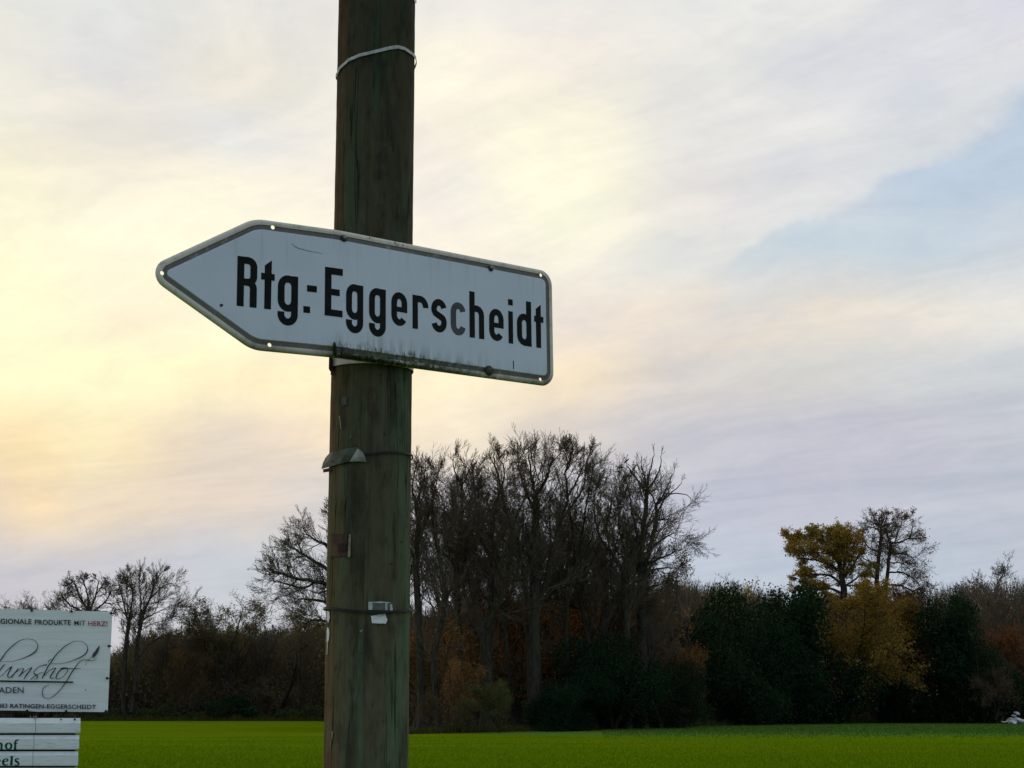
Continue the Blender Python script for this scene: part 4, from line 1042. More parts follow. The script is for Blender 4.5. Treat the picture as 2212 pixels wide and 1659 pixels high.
# back plate
bl = rounded_outline(.0035); bi = len(V)
V += [(x, .009, z) for x, z in bl]
for j in range(nl): Fc.append((j, bi+j, bi+(j+1) % nl, (j+1) % nl)); mi.append(3)
bl2 = len(V); V += [(x, .0050, z) for x, z in bl]
for j in range(nl): Fc.append((bi+j, bl2+j, bl2+(j+1) % nl, bi+(j+1) % nl)); mi.append(3)
Fc.append(tuple(bl2+j for j in range(nl-1, -1, -1))); mi.append(3)
me = bpy.data.meshes.new('sign_plate'); me.from_pydata(V, [], Fc)
for m_ in ('rim', 'band', 'face', 'metal'): me.materials.append(M[m_])
for p, k in zip(me.polygons, mi): p.material_index = k
bm = bmesh.new(); bm.from_mesh(me); bmesh.ops.recalc_face_normals(bm, faces=bm.faces)
cut_mesh(bm); bm.to_mesh(me); bm.free()
plate = link('sign_plate_tmp', me)
hb = bmesh.new()
for (u, v) in [(.4056, .1566), (.1135, -.0012), (.4015, -.1585), (1.3028, .1578), (1.2940, -.1582)]:
    r_ = bmesh.ops.create_cone(hb, cap_ends=True, segments=14, radius1=.0056, radius2=.0056, depth=.06, matrix=Matrix.Translation((u, 0, v)) @ Matrix.Rotation(math.pi/2, 4, 'X'))
hm = bpy.data.meshes.new('holes'); hb.to_mesh(hm); hb.free(); hm.materials.append(M['metal'])
ho = link('holes_tmp', hm)
mod = plate.modifiers.new('b', 'BOOLEAN'); mod.operation = 'DIFFERENCE'; mod.solver = 'EXACT'; mod.object = ho
bpy.context.view_layer.update()
dg = bpy.context.evaluated_depsgraph_get()
res = bpy.data.meshes.new_from_object(plate.evaluated_get(dg))
bpy.data.objects.remove(plate); bpy.data.objects.remove(ho)
slots = [m_.name for m_ in res.materials]
for k, (nm, mk) in enumerate((('rim', 'rim'), ('border_stripe', 'band'), ('face', 'face'), ('back_plate', 'metal'))):
    b2 = bmesh.new(); b2.from_mesh(res)
    kill = [f for f in b2.faces if slots[f.material_index] != M[mk].name]
    bmesh.ops.delete(b2, geom=kill, context='FACES')
    m2 = bpy.data.meshes.new(nm); b2.to_mesh(m2); b2.free(); m2.materials.clear(); m2.materials.append(M[mk])
    for p in m2.polygons: p.material_index = 0; p.use_smooth = (k == 0)
    bend_mesh(m2); sign_part(nm, m2)

# ------------------------------------------------------------------ sign lettering: narrow road lettering drawn as strokes
SW = .0188
class Glyph:
    def __init__(s): s.bm = bmesh.new(); s.k = 0
    def poly(s, pts, w=None):
        off = .0007+.00012*s.k; s.k += 1
        a = [s.bm.verts.new((x, -off, y)) for x, y in pts]; b = [s.bm.verts.new((x, .0001, y)) for x, y in pts]
        s.bm.faces.new(a); n = len(pts)
        for i in range(n): s.bm.faces.new((a[i], b[i], b[(i+1) % n], a[(i+1) % n]))
    def stroke(s, pts, w=SW, closed=False):
        n = len(pts); P = [Vector(p) for p in pts]; L = []; R = []
        ws = w if isinstance(w, list) else [w]*n
        for i in range(n):
            if closed: t = (P[(i+1) % n]-P[i-1])
            else: t = P[min(i+1, n-1)]-P[max(i-1, 0)]
            t.normalize(); nn = Vector((-t.y, t.x))
            L.append(P[i]+nn*ws[i]/2); R.append(P[i]-nn*ws[i]/2)
        off = .0007+.00012*s.k; s.k += 1
        vl = [s.bm.verts.new((p.x, -off, p.y)) for p in L]; vr = [s.bm.verts.new((p.x, -off, p.y)) for p in R]
        for i in range(n if closed else n-1):
            j = (i+1) % n; s.bm.faces.new((vl[i], vl[j], vr[j], vr[i]))
    def rect(s, x0, x1, y0, y1): s.poly([(x0, y0), (x1, y0), (x1, y1), (x0, y1)])
    def build(s, name, mat, parent, label=None, bend=True):
        cut_mesh(s.bm) if bend else None
        bmesh.ops.recalc_face_normals(s.bm, faces=s.bm.faces)
        me = bpy.data.meshes.new(name); s.bm.to_mesh(me); s.bm.free(); me.materials.append(mat)
        if bend: bend_mesh(me); o = sign_part(name, me)
        else: o = link(name, me, parent)
        if label: o['label'] = label
        return o
def arc(cx, cy, rx, ry, a0, a1, n=10):
    return [(cx+rx*math.cos(math.radians(a0+(a1-a0)*i/n)), cy+ry*math.sin(math.radians(a0+(a1-a0)*i/n))) for i in range(n+1)]
B0, XH, CAP, DES = -.0650, .0303, .0670, -.1030
h = SW/2
def oval(x0, x1, y0, y1):
    r = (x1-x0)/2-h; cx = (x0+x1)/2; ry = r*1.15
    return arc(cx, y1-h-ry, r, ry, 0, 180)+arc(cx, y0+h+ry, r, ry, 180, 360)
def g_R(x0, x1):
    g = Glyph(); g.rect(x0, x0+SW, B0, CAP)
    r = .016
    g.stroke([(x0+SW*.5, CAP-h), (x1-h-r, CAP-h)]+arc(x1-h-r, CAP-h-r, r, r, 90, 0, 8)+arc(x1-h-r, .0+r, r, r, 0, -90, 8)+[(x0+SW*.5, 0.)])
    g.stroke([(x1-h-r-.002, .0)]+arc(x1-h-.0005-r, -r, r, r, 90, 0, 7)+[(x1-h-.0005, B0)]); return g
def g_t(xs, c0, c1):
    g = Glyph(); g.poly([(xs, B0), (xs+SW*.98, B0), (xs+SW*1.02, CAP-.001), (xs, CAP-.0165)])
    g.rect(c0, c1, .0122, .0298); return g
def g_g(x0, x1):
    g = Glyph(); r = (x1-x0)/2-h; cx = (x0+x1)/2
    g.stroke(oval(x0, x1, B0-.0015, XH+.001), closed=True)
    g.stroke([(x1-h, XH), (x1-h, DES+h+r*1.1)]+arc(cx, DES+h+r*1.1, r, r*1.1, 0, -180, 14)[1:]+[(x0+h, DES+h+r*1.1+.006)])
    g.rect(x1-SW*1.9, x1, XH-SW, XH); return g
def g_E(x0, x1):
    g = Glyph(); g.rect(x0, x0+SW, B0, CAP); g.rect(x0+SW*.5, x1, CAP-SW, CAP); g.rect(x0+SW*.5, x1-.009, -.0082, .0092); g.rect(x0+SW*.5, x1, B0, B0+SW*.95); return g
def g_e(x0, x1):
    g = Glyph(); r = (x1-x0)/2-h; cx = (x0+x1)/2; ry = r*1.2
    y1, y0 = XH, B0+.0008
    g.stroke([(x1-h, -.0205), (x1-h, y1-h-ry)]+arc(cx, y1-h-ry, r, ry, 0, 180)+arc(cx, y0+h+ry, r, ry, 180, 330))
    g.rect(x0+SW*.5, x1, -.0250, -.0110); return g
def g_r(x0, x1):
    g = Glyph(); g.rect(x0, x0+SW*.96, B0, XH)
    g.stroke([(x0+h, XH-h-.001), (x0+h+.008, XH-h)]+arc(x0+.026, XH-h-.022, .0185, .022, 85, -2, 9)); return g
def g_s(x0, x1):
    g = Glyph(); cx = (x0+x1)/2; r = (x1-x0)/2-h; ry = r*1.18; yt = XH-h-ry; yb = B0+h+ry
    pts = arc(cx, yt, r, ry, 15, 180, 11)
    pts += arc(cx, yt, r, ry*.95, 180, 215, 3)[1:]
    pts += arc(cx, yb, r, ry*.95, 35, 0, 3)
    pts += arc(cx, yb, r, ry, 0, -165, 12)[1:]
    g.stroke(pts); return g
def g_c(x0, x1):
    g = Glyph(); cx = (x0+x1)/2; r = (x1-x0)/2-h; ry = r*1.2
    g.stroke(arc(cx, XH-h-ry, r, ry, 12, 180, 12)+arc(cx, B0+h+ry, r, ry, 180, 348, 12)); return g
def g_h(x0, x1):
    g = Glyph(); g.rect(x0, x0+SW, B0, CAP+.002); r = .0165
    g.stroke([(x0+h, XH-h-.001), (x1-h-r, XH-h)]+arc(x1-h-r, XH-h-r*1.2, r, r*1.2, 90, 0, 9)[1:]+[(x1-h, B0)]); return g
def g_i(x0):
    g = Glyph(); g.rect(x0, x0+SW*.9, B0, XH); g.rect(x0, x0+SW*.9, .0485, .0660); return g
def g_d(x0, x1):
    g = Glyph(); g.rect(x1-SW, x1, B0-.0005, CAP+.0018); g.stroke(oval(x0, x1, B0, XH), closed=True); g.rect(x1-SW*1.6, x1, B0-.0004, B0+SW*.95); return g
def g_sq(x0, x1, y0, y1): g = Glyph(); g.rect(x0, x1, y0, y1); return g
black = M['black']
for gl in (g_R(.3095, .3636), g_t(.3840, .3744, .4115), g_g(.4205, .4768), g_sq(.4924, .5111, -.0638, -.0460), g_sq(.5020, .5297, -.0060, .0114),
           g_E(.5525, .6048), g_g(.6156, .6702), g_g(.6892, .7436), g_e(.7620, .8150), g_r(.8330, .8800), g_s(.8970, .9503)):
    gl.build('letter', black, sign)
g_c(.9645, 1.0172).build('letter', M['fadedblack'], sign, 'faded grey letter c')
for gl in (g_h(1.0312, 1.0836), g_e(1.1020, 1.1552), g_i(1.1733), g_d(1.2052, 1.2598), g_t(1.2778, 1.2714, 1.3064)):
    gl.build('letter', black, sign)
# scratch and small black tally mark
g = Glyph(); g.stroke([(.4574, .1188), (.466, .112), (.476, .108), (.4846, .1068), (.505, .104), (.528, .1035), (.5433, .1014)], [.0008, .0014, .0016, .0014, .0012, .0010, .0006]); g.build('scratch', M['fadedblack'], sign)
g = Glyph(); g.rect(1.1886, 1.1912, -.1393, -.1150); g.build('tally_mark', black, sign)
for (u, v, hh_) in ((.728, -.139, .006), (.773, .168, .004), (.690, .168, .003), (.8, .166, .003)):
    g = Glyph(); g.rect(u, u+.0018, v-hh_, v+hh_); g.build('tally_mark', black, sign)
# bolts
def bolt(u, v, cap, r=.0075, label=None, mat='darkmetal'):
    b = MB(); x, w = bent(u, .0)
    b.tube([(x+UH, .002, v-.002), (x+UH, -.003, v-.002)], [r*1.35, r*1.25], 10)
    o = b.build('bolt', M[mat], None, True); o.parent = sign; o.location = (-UH, 0, 0)
    if label: o['label'] = label
    if cap:
        b = MB(); b.tube([(x+UH, -.003, v+.001), (x+UH, -.008, v+.001)], [r*.72, r*.6], 6); c = b.build('bolt_head', M['boltcap'], o, False)
bolt(.6075, .1545, True); bolt(1.1100, .1495, True, .007)
bolt(1.0995, -.1515, False, .0115, 'rusty mossy bolt at the lower edge'); bolt(.617, -.158, False, .0125, 'mossy bolt at the lower edge in front of the pole')
bolt(.2402, -.0800, False, .0030)
# moss tufts on the lower edge
mm = simple('green_moss', (.030, .045, .014), .95, .6, 120, .05)
nr = np.random.default_rng(8); P = []
for k in range(1500):
    u = float(np.clip(nr.gamma(2.2, .075)+.565, .56, 1.12)); t = nr.random()
    x, w = bent(u, 0); P.append((x+UH, -.0012-nr.random()*.003, -.1745+abs(nr.normal(0, .0045))+(.012*nr.random() if t > .85 else 0)))
Vm, Fm = leafquads(np.array(P), .0042, nr)
o = sign_part('moss', mesh_np('moss', Vm, Fm, mm)); o['kind'] = 'stuff'
P = []
for k in range(260):
    t = nr.random(); P.append((.582+UH-UH+nr.normal(0, .0022)-.001, -.002-nr.random()*.002, -.170+.034*t))
Vm, Fm = leafquads(np.array([(bent(p[0], 0)[0]+UH, p[1]-0.0+0, p[2]) for p in P]), .004, nr)
Vm = Vm+np.array([0, -bent(.582, 0)[1], 0])
o = sign_part('moss', mesh_np('moss', Vm, Fm, mm)); o['kind'] = 'stuff'

# ------------------------------------------------------------------ the pole
def pole_axis():
    # axis seen at px 804.5 (py 800) / 814.5 (py 0) / 790 (py 1659), touching the back of the sign plate
    r = .1165
    best = None
    for Y in np.linspace(3.9, 4.9, 2001):
        c = at(807, 650, Y)
        dist = -(c-SP0).dot(SN)
        e = abs(dist-(r+.020))
        if best is None or e < best[0]: best = (e, Y, c)
    return best
_, PY, PC = pole_axis()
PR = 0.5*171.5/F*((PC-EYEV).dot(Vector((0, cp, sp))))
tl, bl_ = at(814.5, 0, PY), at(790.2, 1659, PY)
lean = (tl-bl_).normalized()
PB = bl_+lean*((0-bl_.z)/lean.z)
def axis(z): return PB+lean*((z-PB.z)/lean.z)
def hit(px, py, off=0.):                # point on the pole's front surface for a measured angle
    v = ray(px, py).normalized(); p = EYEV-PB; d = v-lean*v.dot(lean); q = p-lean*p.dot(lean)
    R_ = PR+off; a = d.dot(d); b = 2*d.dot(q); c = q.dot(q)-R_*R_; D = b*b-4*a*c
    t = (-b-math.sqrt(D))/(2*a) if D > 0 else -b/(2*a)
    return EYEV+v*t
def out_n(p):
    q = p-PB; return (q-lean*q.dot(lean)).normalized()
pole_root = empty('wooden_pole', PB); tag(pole_root, 'round weathered wooden utility pole, green and brown stained, carrying the arrow sign', 'pole')
from mathutils import noise as mn
K, NZ, ZT = 72, 420, 5.6
Vp = []; Fp = []
rot_to = Vector((0, 0, 1)).rotation_difference(lean)
for i in range(NZ+1):
    z = -.4+(ZT+.4)*i/NZ
    for k in range(K):
        a = 2*math.pi*k/K; dx, dy = math.sin(a), math.cos(a)
        n1_ = mn.noise(Vector((dx*9, dy*9, z*1.2)))*.0016+mn.noise(Vector((dx*26, dy*26, z*2.5)))*.0011+mn.noise(Vector((dx*4, dy*4, z*22)))*.0006
        cr = abs(mn.noise(Vector((dx*16+5, dy*16, z*.9)))); crack = -.0035*max(0, 1-cr/.035)*max(0, mn.noise(Vector((dx*2, dy*2, z*1.3+4)))*2.)
        rr = PR*(1.0+.004*(2.5-z))+n1_+crack
        Vp.append((dx*rr, dy*rr, z))
for i in range(NZ):
    for k in range(K):
        a, b = i*K+k, i*K+(k+1) % K; Fp.append((a, a+K, b+K, b))
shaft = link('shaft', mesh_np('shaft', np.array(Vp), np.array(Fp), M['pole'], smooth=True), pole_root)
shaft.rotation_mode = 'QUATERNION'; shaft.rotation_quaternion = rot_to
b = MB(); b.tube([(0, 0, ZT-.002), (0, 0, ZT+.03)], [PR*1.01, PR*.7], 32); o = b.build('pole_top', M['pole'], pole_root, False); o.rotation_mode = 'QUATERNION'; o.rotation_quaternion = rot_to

def pole_strip(name, pts, width, off, mat, parent=None, th=.0015, steps=6, closed_back=False):
    """flat band laid on the pole through measured points; width in metres (or list)"""
    P = []
    for i in range(len(pts)-1):
        for k in range(steps):
            t = k/steps; P.append((pts[i][0]*(1-t)+pts[i+1][0]*t, pts[i][1]*(1-t)+pts[i+1][1]*t))
    P.append(pts[-1]); n = len(P)
    C = [hit(x, y, off) for x, y in P]
    if closed_back:                      # go on round the back of the pole
        a0, a1 = C[-1], C[0]
        ang = lambda p: math.atan2((p-axis(p.z)).x, -(p-axis(p.z)).y)
        A0, A1 = ang(a0), ang(a1)+2*math.pi
        for k in range(1, 24):
            t = k/24; A = A0+(A1-A0)*t; z = a0.z*(1-t)+a1.z*t; q = axis(z)
            C.append(q+Vector((math.sin(A), -math.cos(A), 0))*(PR+off))
        C.append(C[0].copy())
    b = MB(); vs = []
    for i, c in enumerate(C):
        n_ = out_n(c); t = (C[min(i+1, len(C)-1)]-C[max(i-1, 0)]).normalized(); s_ = n_.cross(t).normalized()
        w = width[min(i*len(width)//len(C), len(width)-1)] if isinstance(width, list) else width
        for (a_, d_) in ((1, 1), (-1, 1), (-1, 0), (1, 0)): vs.append(c+s_*w/2*a_+n_*(th*d_))
    f = []
    for i in range(len(C)-1):
        for j in range(4): f.append((i*4+j, i*4+(j+1) % 4, (i+1)*4+(j+1) % 4, (i+1)*4+j))
    f += [(3, 2, 1, 0), tuple((len(C)-1)*4+j for j in range(4))]
    b.add(vs, f); return b.build(name, mat, parent, False)
def pole_patch(name, loop, off, mat, parent=None, th=.001, dens=4):
    """thin sheet on the pole surface, outline in measured points"""
    L = []
    for i in range(len(loop)):
        a, c = loop[i], loop[(i+1) % len(loop)]
        for k in range(dens): t = k/dens; L.append((a[0]*(1-t)+c[0]*t, a[1]*(1-t)+c[1]*t))
    cx = sum(p[0] for p in L)/len(L); cy = sum(p[1] for p in L)/len(L)
    rings = [L, [(cx+(x-cx)*.5, cy+(y-cy)*.5) for x, y in L]]
    vs = [hit(x, y, off+th) for r in rings for x, y in r]+[hit(cx, cy, off+th)]; n = len(L)
    vb = [hit(x, y, off-.0005) for x, y in L]
    f = []
    for i in range(n): f.append((i, (i+1) % n, n+(i+1) % n, n+i)); f.append((n+i, n+(i+1) % n, 2*n)); f.append((i, 2*n+1+i, 2*n+1+(i+1) % n, (i+1) % n))
    b = MB(); b.add(vs+vb, f); return b.build(name, mat, parent, False)

# upper white tie, drawn tight with a pointed bend
z7 = lambda x, y: (702.2+x*.3141, y*.3141)
tie = empty('cable_tie', axis(hit(810, 120).z)); tag(tie, 'white plastic band tied slanting round the pole above the sign', 'strap')
def reparent(o, root):
    o.parent = root; o.matrix_parent_inverse = Matrix.Translation(root.location).inverted(); return o
reparent(pole_strip('band', [z7(86, 505), z7(102, 468), z7(165, 412), z7(240, 380), z7(340, 356), z7(440, 331), z7(500, 323), z7(545, 334), z7(600, 371), z7(622, 398), z7(627, 430)], .0095, .0030, M['tie'], closed_back=True), tie)
# clamp strap below the sign
cl = empty('pole_clamp', axis(hit(805, 785).z)); tag(cl, 'pale metal clamp strap round the pole just below the arrow sign', 'clamp')
reparent(pole_strip('strap', [(717.5, 783), (722, 780.8), (735, 778), (760, 775), (790, 774), (820, 776), (850, 780), (880, 785), (888, 788.5)], .026, .0035, M['metal'], closed_back=True), cl)
b = MB(); c = hit(718.5, 784, .004); n_ = out_n(c)
b.box(c+n_*.004+Vector((-.003, 0, 0)), Vector((.0022, 0, 0)), Vector((0, .012, 0)), Vector((0, 0, .0195)))
reparent(b.build('flange', M['darkmetal'], None), cl)
b = MB(); b.box(c+Vector((-.001, -.004, -.026)), Vector((.002, 0, 0)), Vector((0, .006, 0)), Vector((.001, 0, .008)))
reparent(b.build('screw_end', M['darkmetal'], None), cl)
# bracket behind the sign
b = MB(); mid = SP0+SR*.13-SN*.012
b.box(mid, SR*.10, SN*.003, SU*.016); reparent(b.build('bracket', M['metal'], None), cl)

# wire with torn plastic sheet
z4 = lambda x, y: (658.3+x*.172, 757.1+y*.172)
w2 = empty('wire', axis(hit(800, 985).z)); tag(w2, 'thin dark wire round the pole holding the torn plastic scrap', 'wire')
reparent(pole_strip('loop', [z4(338, 1400), z4(500, 1330), z4(760, 1300), z4(900, 1285), z4(1100, 1272), z4(1250, 1288), z4(1320, 1305), z4(1345, 1325)], .0050, .0028, M['wire'], th=.004, closed_back=True), w2)
scrap = empty('torn_plastic_scrap', hit(730, 990)); tag(scrap, 'torn greenish plastic scrap stuck under the wire and jutting left of the pole', 'scrap')
def free_sheet(name, pts, mat, th=.0015, noff=0.):
    """sheet that follows the pole surface where it can and sticks out flat beyond it; pts (px,py,extra off)"""
    C = []
    for (x, y, o_) in pts:
        C.append(hit(x, y, .006+o_))
    n = len(C); cen = sum(C, Vector())/n
    nn = Vector((-.1, -1, 0)).normalized()
    vs = C+[cen+nn*.006]+[p-nn*th for p in C]; f = [(i, (i+1) % n, n) for i in range(n)]+[(i, n+1+i, n+1+(i+1) % n, (i+1) % n) for i in range(n)]+[tuple(n+1+i for i in range(n-1, -1, -1))]
    b = MB(); b.add(vs, f); return reparent(b.build(name, mat, None), scrap)
q = lambda x, y, o_=0.: (*z4(x, y), o_)
free_sheet('left_flap', [q(352, 1272), q(300, 1300), q(260, 1345), q(228, 1410), q(208, 1488), q(330, 1455), q(430, 1425), q(400, 1350)], M['plastic'])
free_sheet('middle_fold', [q(352, 1272, .003), q(470, 1240, .003), q(560, 1225, .004), q(655, 1212, .004), q(640, 1250, .004), q(590, 1340, .004), q(555, 1395, .003), q(430, 1427, .003), q(370, 1390, .002)], M['plastic'])
free_sheet('right_fold', [q(662, 1230, .006), q(712, 1262, .006), q(748, 1310, .006), q(770, 1400, .004), q(690, 1392, .004), q(562, 1396, .005)], M['plasticlight'])
free_sheet('lower_lip', [q(228, 1492), q(326, 1470), q(326, 1518), q(232, 1532)], M['darkred'])

# red sticker
z5 = lambda x, y: (685.8+x*.1985, 1042.4+y*.1985)
st = empty('red_sticker', hit(730, 1178)); tag(st, 'faded dark red sticker with a pale edge strip on the left flank of the pole', 'sticker')
reparent(pole_patch('paper', [z5(150, 553), z5(322, 562), z5(322, 800), z5(145, 806)], .0022, M['red']), st)
reparent(pole_patch('print', [z5(222, 660), z5(312, 662), z5(310, 748), z5(222, 742)], .0040, M['darkred']), st)
reparent(pole_patch('edge_strip', [z5(342, 560), z5(364, 566), z5(358, 800), z5(344, 815), z5(328, 802), z5(338, 640)], .0026, M['offwhite']), st)

# lower wire with tape
w3 = empty('wire', axis(hit(800, 1318).z)); tag(w3, 'dark wire round the pole across the crumpled clear tape', 'wire')
reparent(pole_strip('loop', [z5(125, 1362), z5(180, 1370), z5(300, 1385), z5(450, 1400), z5(600, 1410), z5(700, 1412), z5(850, 1402), z5(940, 1392), z5(1000, 1383)], .0062, .0040, M['wire'], th=.005, closed_back=True), w3)
tp = empty('tape_scrap', hit(822, 1320)); tag(tp, 'crumpled whitish tape scrap stuck above and below the lower wire', 'tape')
reparent(pole_patch('window', [z5(560, 1300), z5(800, 1302), z5(812, 1392), z5(556, 1388)], .0022, simple('tape_film', (.060, .085, .065), .3, .3, 40, .6)), tp)
for pts in ([z5(558, 1298), z5(700, 1293), z5(795, 1302), z5(795, 1312), z5(570, 1310)], [z5(556, 1296), z5(600, 1300), z5(596, 1385), z5(550, 1385)],
            [z5(738, 1305), z5(760, 1300), z5(764, 1390), z5(735, 1390)], [z5(785, 1330), z5(812, 1318), z5(820, 1390), z5(788, 1394)]):
    reparent(pole_patch('tape_edge', pts, .0036, M['tape']), tp)
reparent(pole_patch('lower_tape', [z5(582, 1452), z5(735, 1428), z5(762, 1490), z5(745, 1535), z5(592, 1530)], .0030, M['tapebright']), tp)
reparent(pole_patch('lower_tape', [z5(640, 1440), z5(730, 1428), z5(735, 1450), z5(660, 1458)], .0042, M['tape']), tp)
# paper remnants on the left flank
pr = empty('paper_remnant', hit(708, 1360)); tag(pr, 'ragged white paper strips along the left edge of the pole below the lower wire', 'paper')
z6 = lambda x, y: (685.8+x*.1898, 1344.1+y*.1898)
for pts in ([(705.6, 1320), (711, 1320), (712.5, 1334), (709, 1346), (704, 1338)],
            [z6(112, 52), z6(128, 70), z6(136, 120), z6(128, 200), z6(116, 232), z6(96, 225), z6(98, 90)],
            [z6(108, 232), z6(116, 234), z6(110, 370), z6(104, 372)]):
    reparent(pole_patch('strip', [(max(x, 705.6), y) for x, y in pts], .002, M['tapebright']), pr)
bits = [([z4(425, 815), z4(442, 822), z4(462, 985), z4(448, 992)], 'offwhite', 'thin pale vertical paper shred below the clamp'),
        ([z4(470, 575), z4(530, 585), z4(520, 640), z4(545, 670), z4(470, 700), z4(455, 640)], 'plastic', 'grey-green patch of old paper below the clamp'),
        ([z4(560, 1055), z4(600, 1050), z4(585, 1110), z4(548, 1118)], 'plastic', 'small grey-green paper patch above the torn plastic scrap'),
        ([z6(478, 100), z6(518, 78), z6(500, 118)], 'offwhite', 'tiny pale triangular scrap below the tape'),
        ([z6(162, 1240), z6(178, 1245), z6(168, 1330), z6(158, 1330)], 'offwhite', 'short pale sliver low on the left flank of the pole'),
        ([z6(148, 1335), z6(158, 1335), z6(148, 1420), z6(138, 1420)], 'offwhite', 'lowest pale sliver on the left flank of the pole'),
        ([(893, -6), (899.5, -6), (899.8, 6), (897, 8)], 'tapebright', 'white tape edge at the very top right of the pole')]
for pts, mk, lab in bits:
    o = pole_patch('paper_shred', pts, .0020, M[mk]); tag(o, lab, 'paper')
for (px, py, s_) in ((846, 1183+34, 2.0), (868, 1170, 1.6), (761, 1112, 1.6), (779, 1410, 1.4), (827, 1557, 1.6)):
    c = hit(px, py, .001); n_ = out_n(c); b = MB(); b.tube([c-n_*.002, c+n_*.003], [.0016*s_, .0014*s_], 6); reparent(b.build('nail', M['darkmetal'], None), pole_root)

# ------------------------------------------------------------------ banner and plank board at left
z3 = lambda x, y: (x*.2196, 1294.7+y*.2196)
BN = Vector((math.sin(math.radians(9)), -math.cos(math.radians(9)), 0)); BX = Vector((math.cos(math.radians(9)), math.sin(math.radians(9)), 0))
BP = at(236, 1430, 15.2)
def on_banner(px, py, off=0.): return plane_hit(px, py, BP+BN*off, BN)
ban = empty('banner', (BP.x, BP.y, 0)); tag(ban, 'white vinyl farm shop banner with black script lettering, cut by the left edge', 'banner')
ban_inv = Matrix.Translation(ban.location).inverted()
def put(o, root=None):
    root = root or ban; o.parent = root; o.matrix_parent_inverse = Matrix.Translation(root.location).inverted(); return o
# cloth: right, top and bottom edges as measured, running on to the left out of view
corR_T, corR_B = z3(1106, 122), z3(1058, 1108)
nx, nz_ = 60, 24
TLz, BLz = (-330, 1309.5), (-330, 1530.5)
topc = [(-330, 1308), (0, 1315.2), (60, 1316.5), (154, 1319.3), (242.8, 1321.0)]
botc = [(-330, 1527), (0, 1534.5), (55, 1535.4), (80, 1537.3), (150, 1537.4), (232.6, 1538.3)]
def itp(c, x): return float(np.interp(x, [p[0] for p in c], [p[1] for p in c]))
vs = []; fs = []
for j in range(nz_+1):
    for i in range(nx+1):
        u = i/nx; v = j/nz_
        xr = 242.8+(232.6-242.8)*v; x = -330+(xr+330)*u
        yt, yb = itp(topc, x), itp(botc, x); y = yt+(yb-yt)*v
        wob = .012*math.sin(u*26+v*3)*(1-v)*.6+.008*math.sin(u*11+2)
        vs.append(on_banner(x, y, wob*.5)-ban.location)
for j in range(nz_):
    for i in range(nx): a = j*(nx+1)+i; fs.append((a, a+nx+1, a+nx+2, a+1))
me = bpy.data.meshes.new('cloth'); 
nb = len(vs); vs2 = vs+[v-BN*.004 for v in vs]
fs2 = fs+[tuple(i+nb for i in reversed(f)) for f in fs]
me.from_pydata([tuple(v) for v in vs2], [], fs2); me.materials.append(M['banner'])
for p in me.polygons: p.use_smooth = True
cloth = link('cloth', me, ban)
# timber frame and posts behind it
b = MB()
for px in (30, -220):
    c = on_banner(px, 1335, -.05); b = MB(); b.box((c.x, c.y, c.z/2), BX*.035, BN*.03, Vector((0, 0, c.z/2))); put(b.build('post', M['post'], None))
for py in (1324, 1535):
    a_, c_ = on_banner(232, py, -.025), on_banner(-320, py, -.025); m_ = (a_+c_)/2
    b = MB(); b.box(m_, (a_-c_)/2, BN*.012, Vector((0, 0, .02))); put(b.build('rail', M['post'], None))
# ties / grommets
for (x, y) in ((312, 108), (702, 118), (1092, 135), (1070, 459), (1052, 775), (1040, 1100), (650, 1100), (265, 1096)):
    c = on_banner(*z3(x, y), .012); b = MB(); b.tube([c-BN*.006, c+BN*.002], [.013, .012], 8)
    b.tube([c, c+BX*(.03 if x > 1000 else .004)+Vector((0, 0, .0 if x > 1000 else (.03 if y < 200 else -.03)))], .005, 5); put(b.build('tie', M['wire'], None))

def flat_text(s, x_left, x_right, y_base, y_cap, mat, name='lettering', bold=.0, slope=0., label=None):
    """letters of the built-in font set on the banner between measured angles"""
    cu = bpy.data.curves.new('t', 'FONT'); cu.body = s; cu.size = 1; cu.resolution_u = 3; cu.offset = bold; cu.space_character = 1.04
    ob = bpy.data.objects.new('t', cu); COL.objects.link(ob)
    bpy.context.view_layer.update()
    me = bpy.data.meshes.new_from_object(ob.evaluated_get(bpy.context.evaluated_depsgraph_get()))
    bpy.data.objects.remove(ob)
    xs = [v.co.x for v in me.vertices]; ys = [v.co.y for v in me.vertices]
    x0, x1 = min(xs), max(xs); cap = .69 if 'font' else 1
    cap = max(ys) if s.isupper() or s[-1] == 'T' else max(ys)
    for v in me.vertices:
        t = (v.co.x-x0)/(x1-x0); px = x_left+(x_right-x_left)*t
        py = y_base+slope*t+(y_cap-y_base)*v.co.y/cap
        v.co = on_banner(px, py, .0145)-ban.location
    me.materials.clear(); me.materials.append(mat)
    o = link(name, me, ban)
    if label: o['label'] = label
    return o
Z3 = lambda x, y: z3(x, y)
# first line: REGIONALE PRODUKTE MIT HERZ!
def tline(s, zx0, zx1, zyb, zyc, mat, **k):
    a = z3(zx0, zyb); c = z3(zx1, zyc); return flat_text(s, a[0], c[0], a[1], c[1], mat, **k)
tline('REGIONALE', -75, 310, 238, 188, M['bantext'], bold=.020, slope=1.1)
tline('PRODUKTE', 342, 697, 247, 198, M['bantext'], bold=.020, slope=1.0)
tline('MIT', 730, 840, 253, 207, M['bantext'], bold=.006, slope=.6)
tline('HERZ!', 868, 1055, 260, 213, M['redtext'], bold=.010, slope=.6, label='red word HERZ!')
tline('HOFLADEN', -240, 232, 921, 862, M['bantext'], bold=.006, slope=.2)
tline('40883', -85, 72, 1066, 1024, M['bantext'], bold=.012)
tline('RATINGEN-EGGERSCHEIDT', 100, 945, 1067, 1026, M['bantext'], bold=.022, slope=2.4)
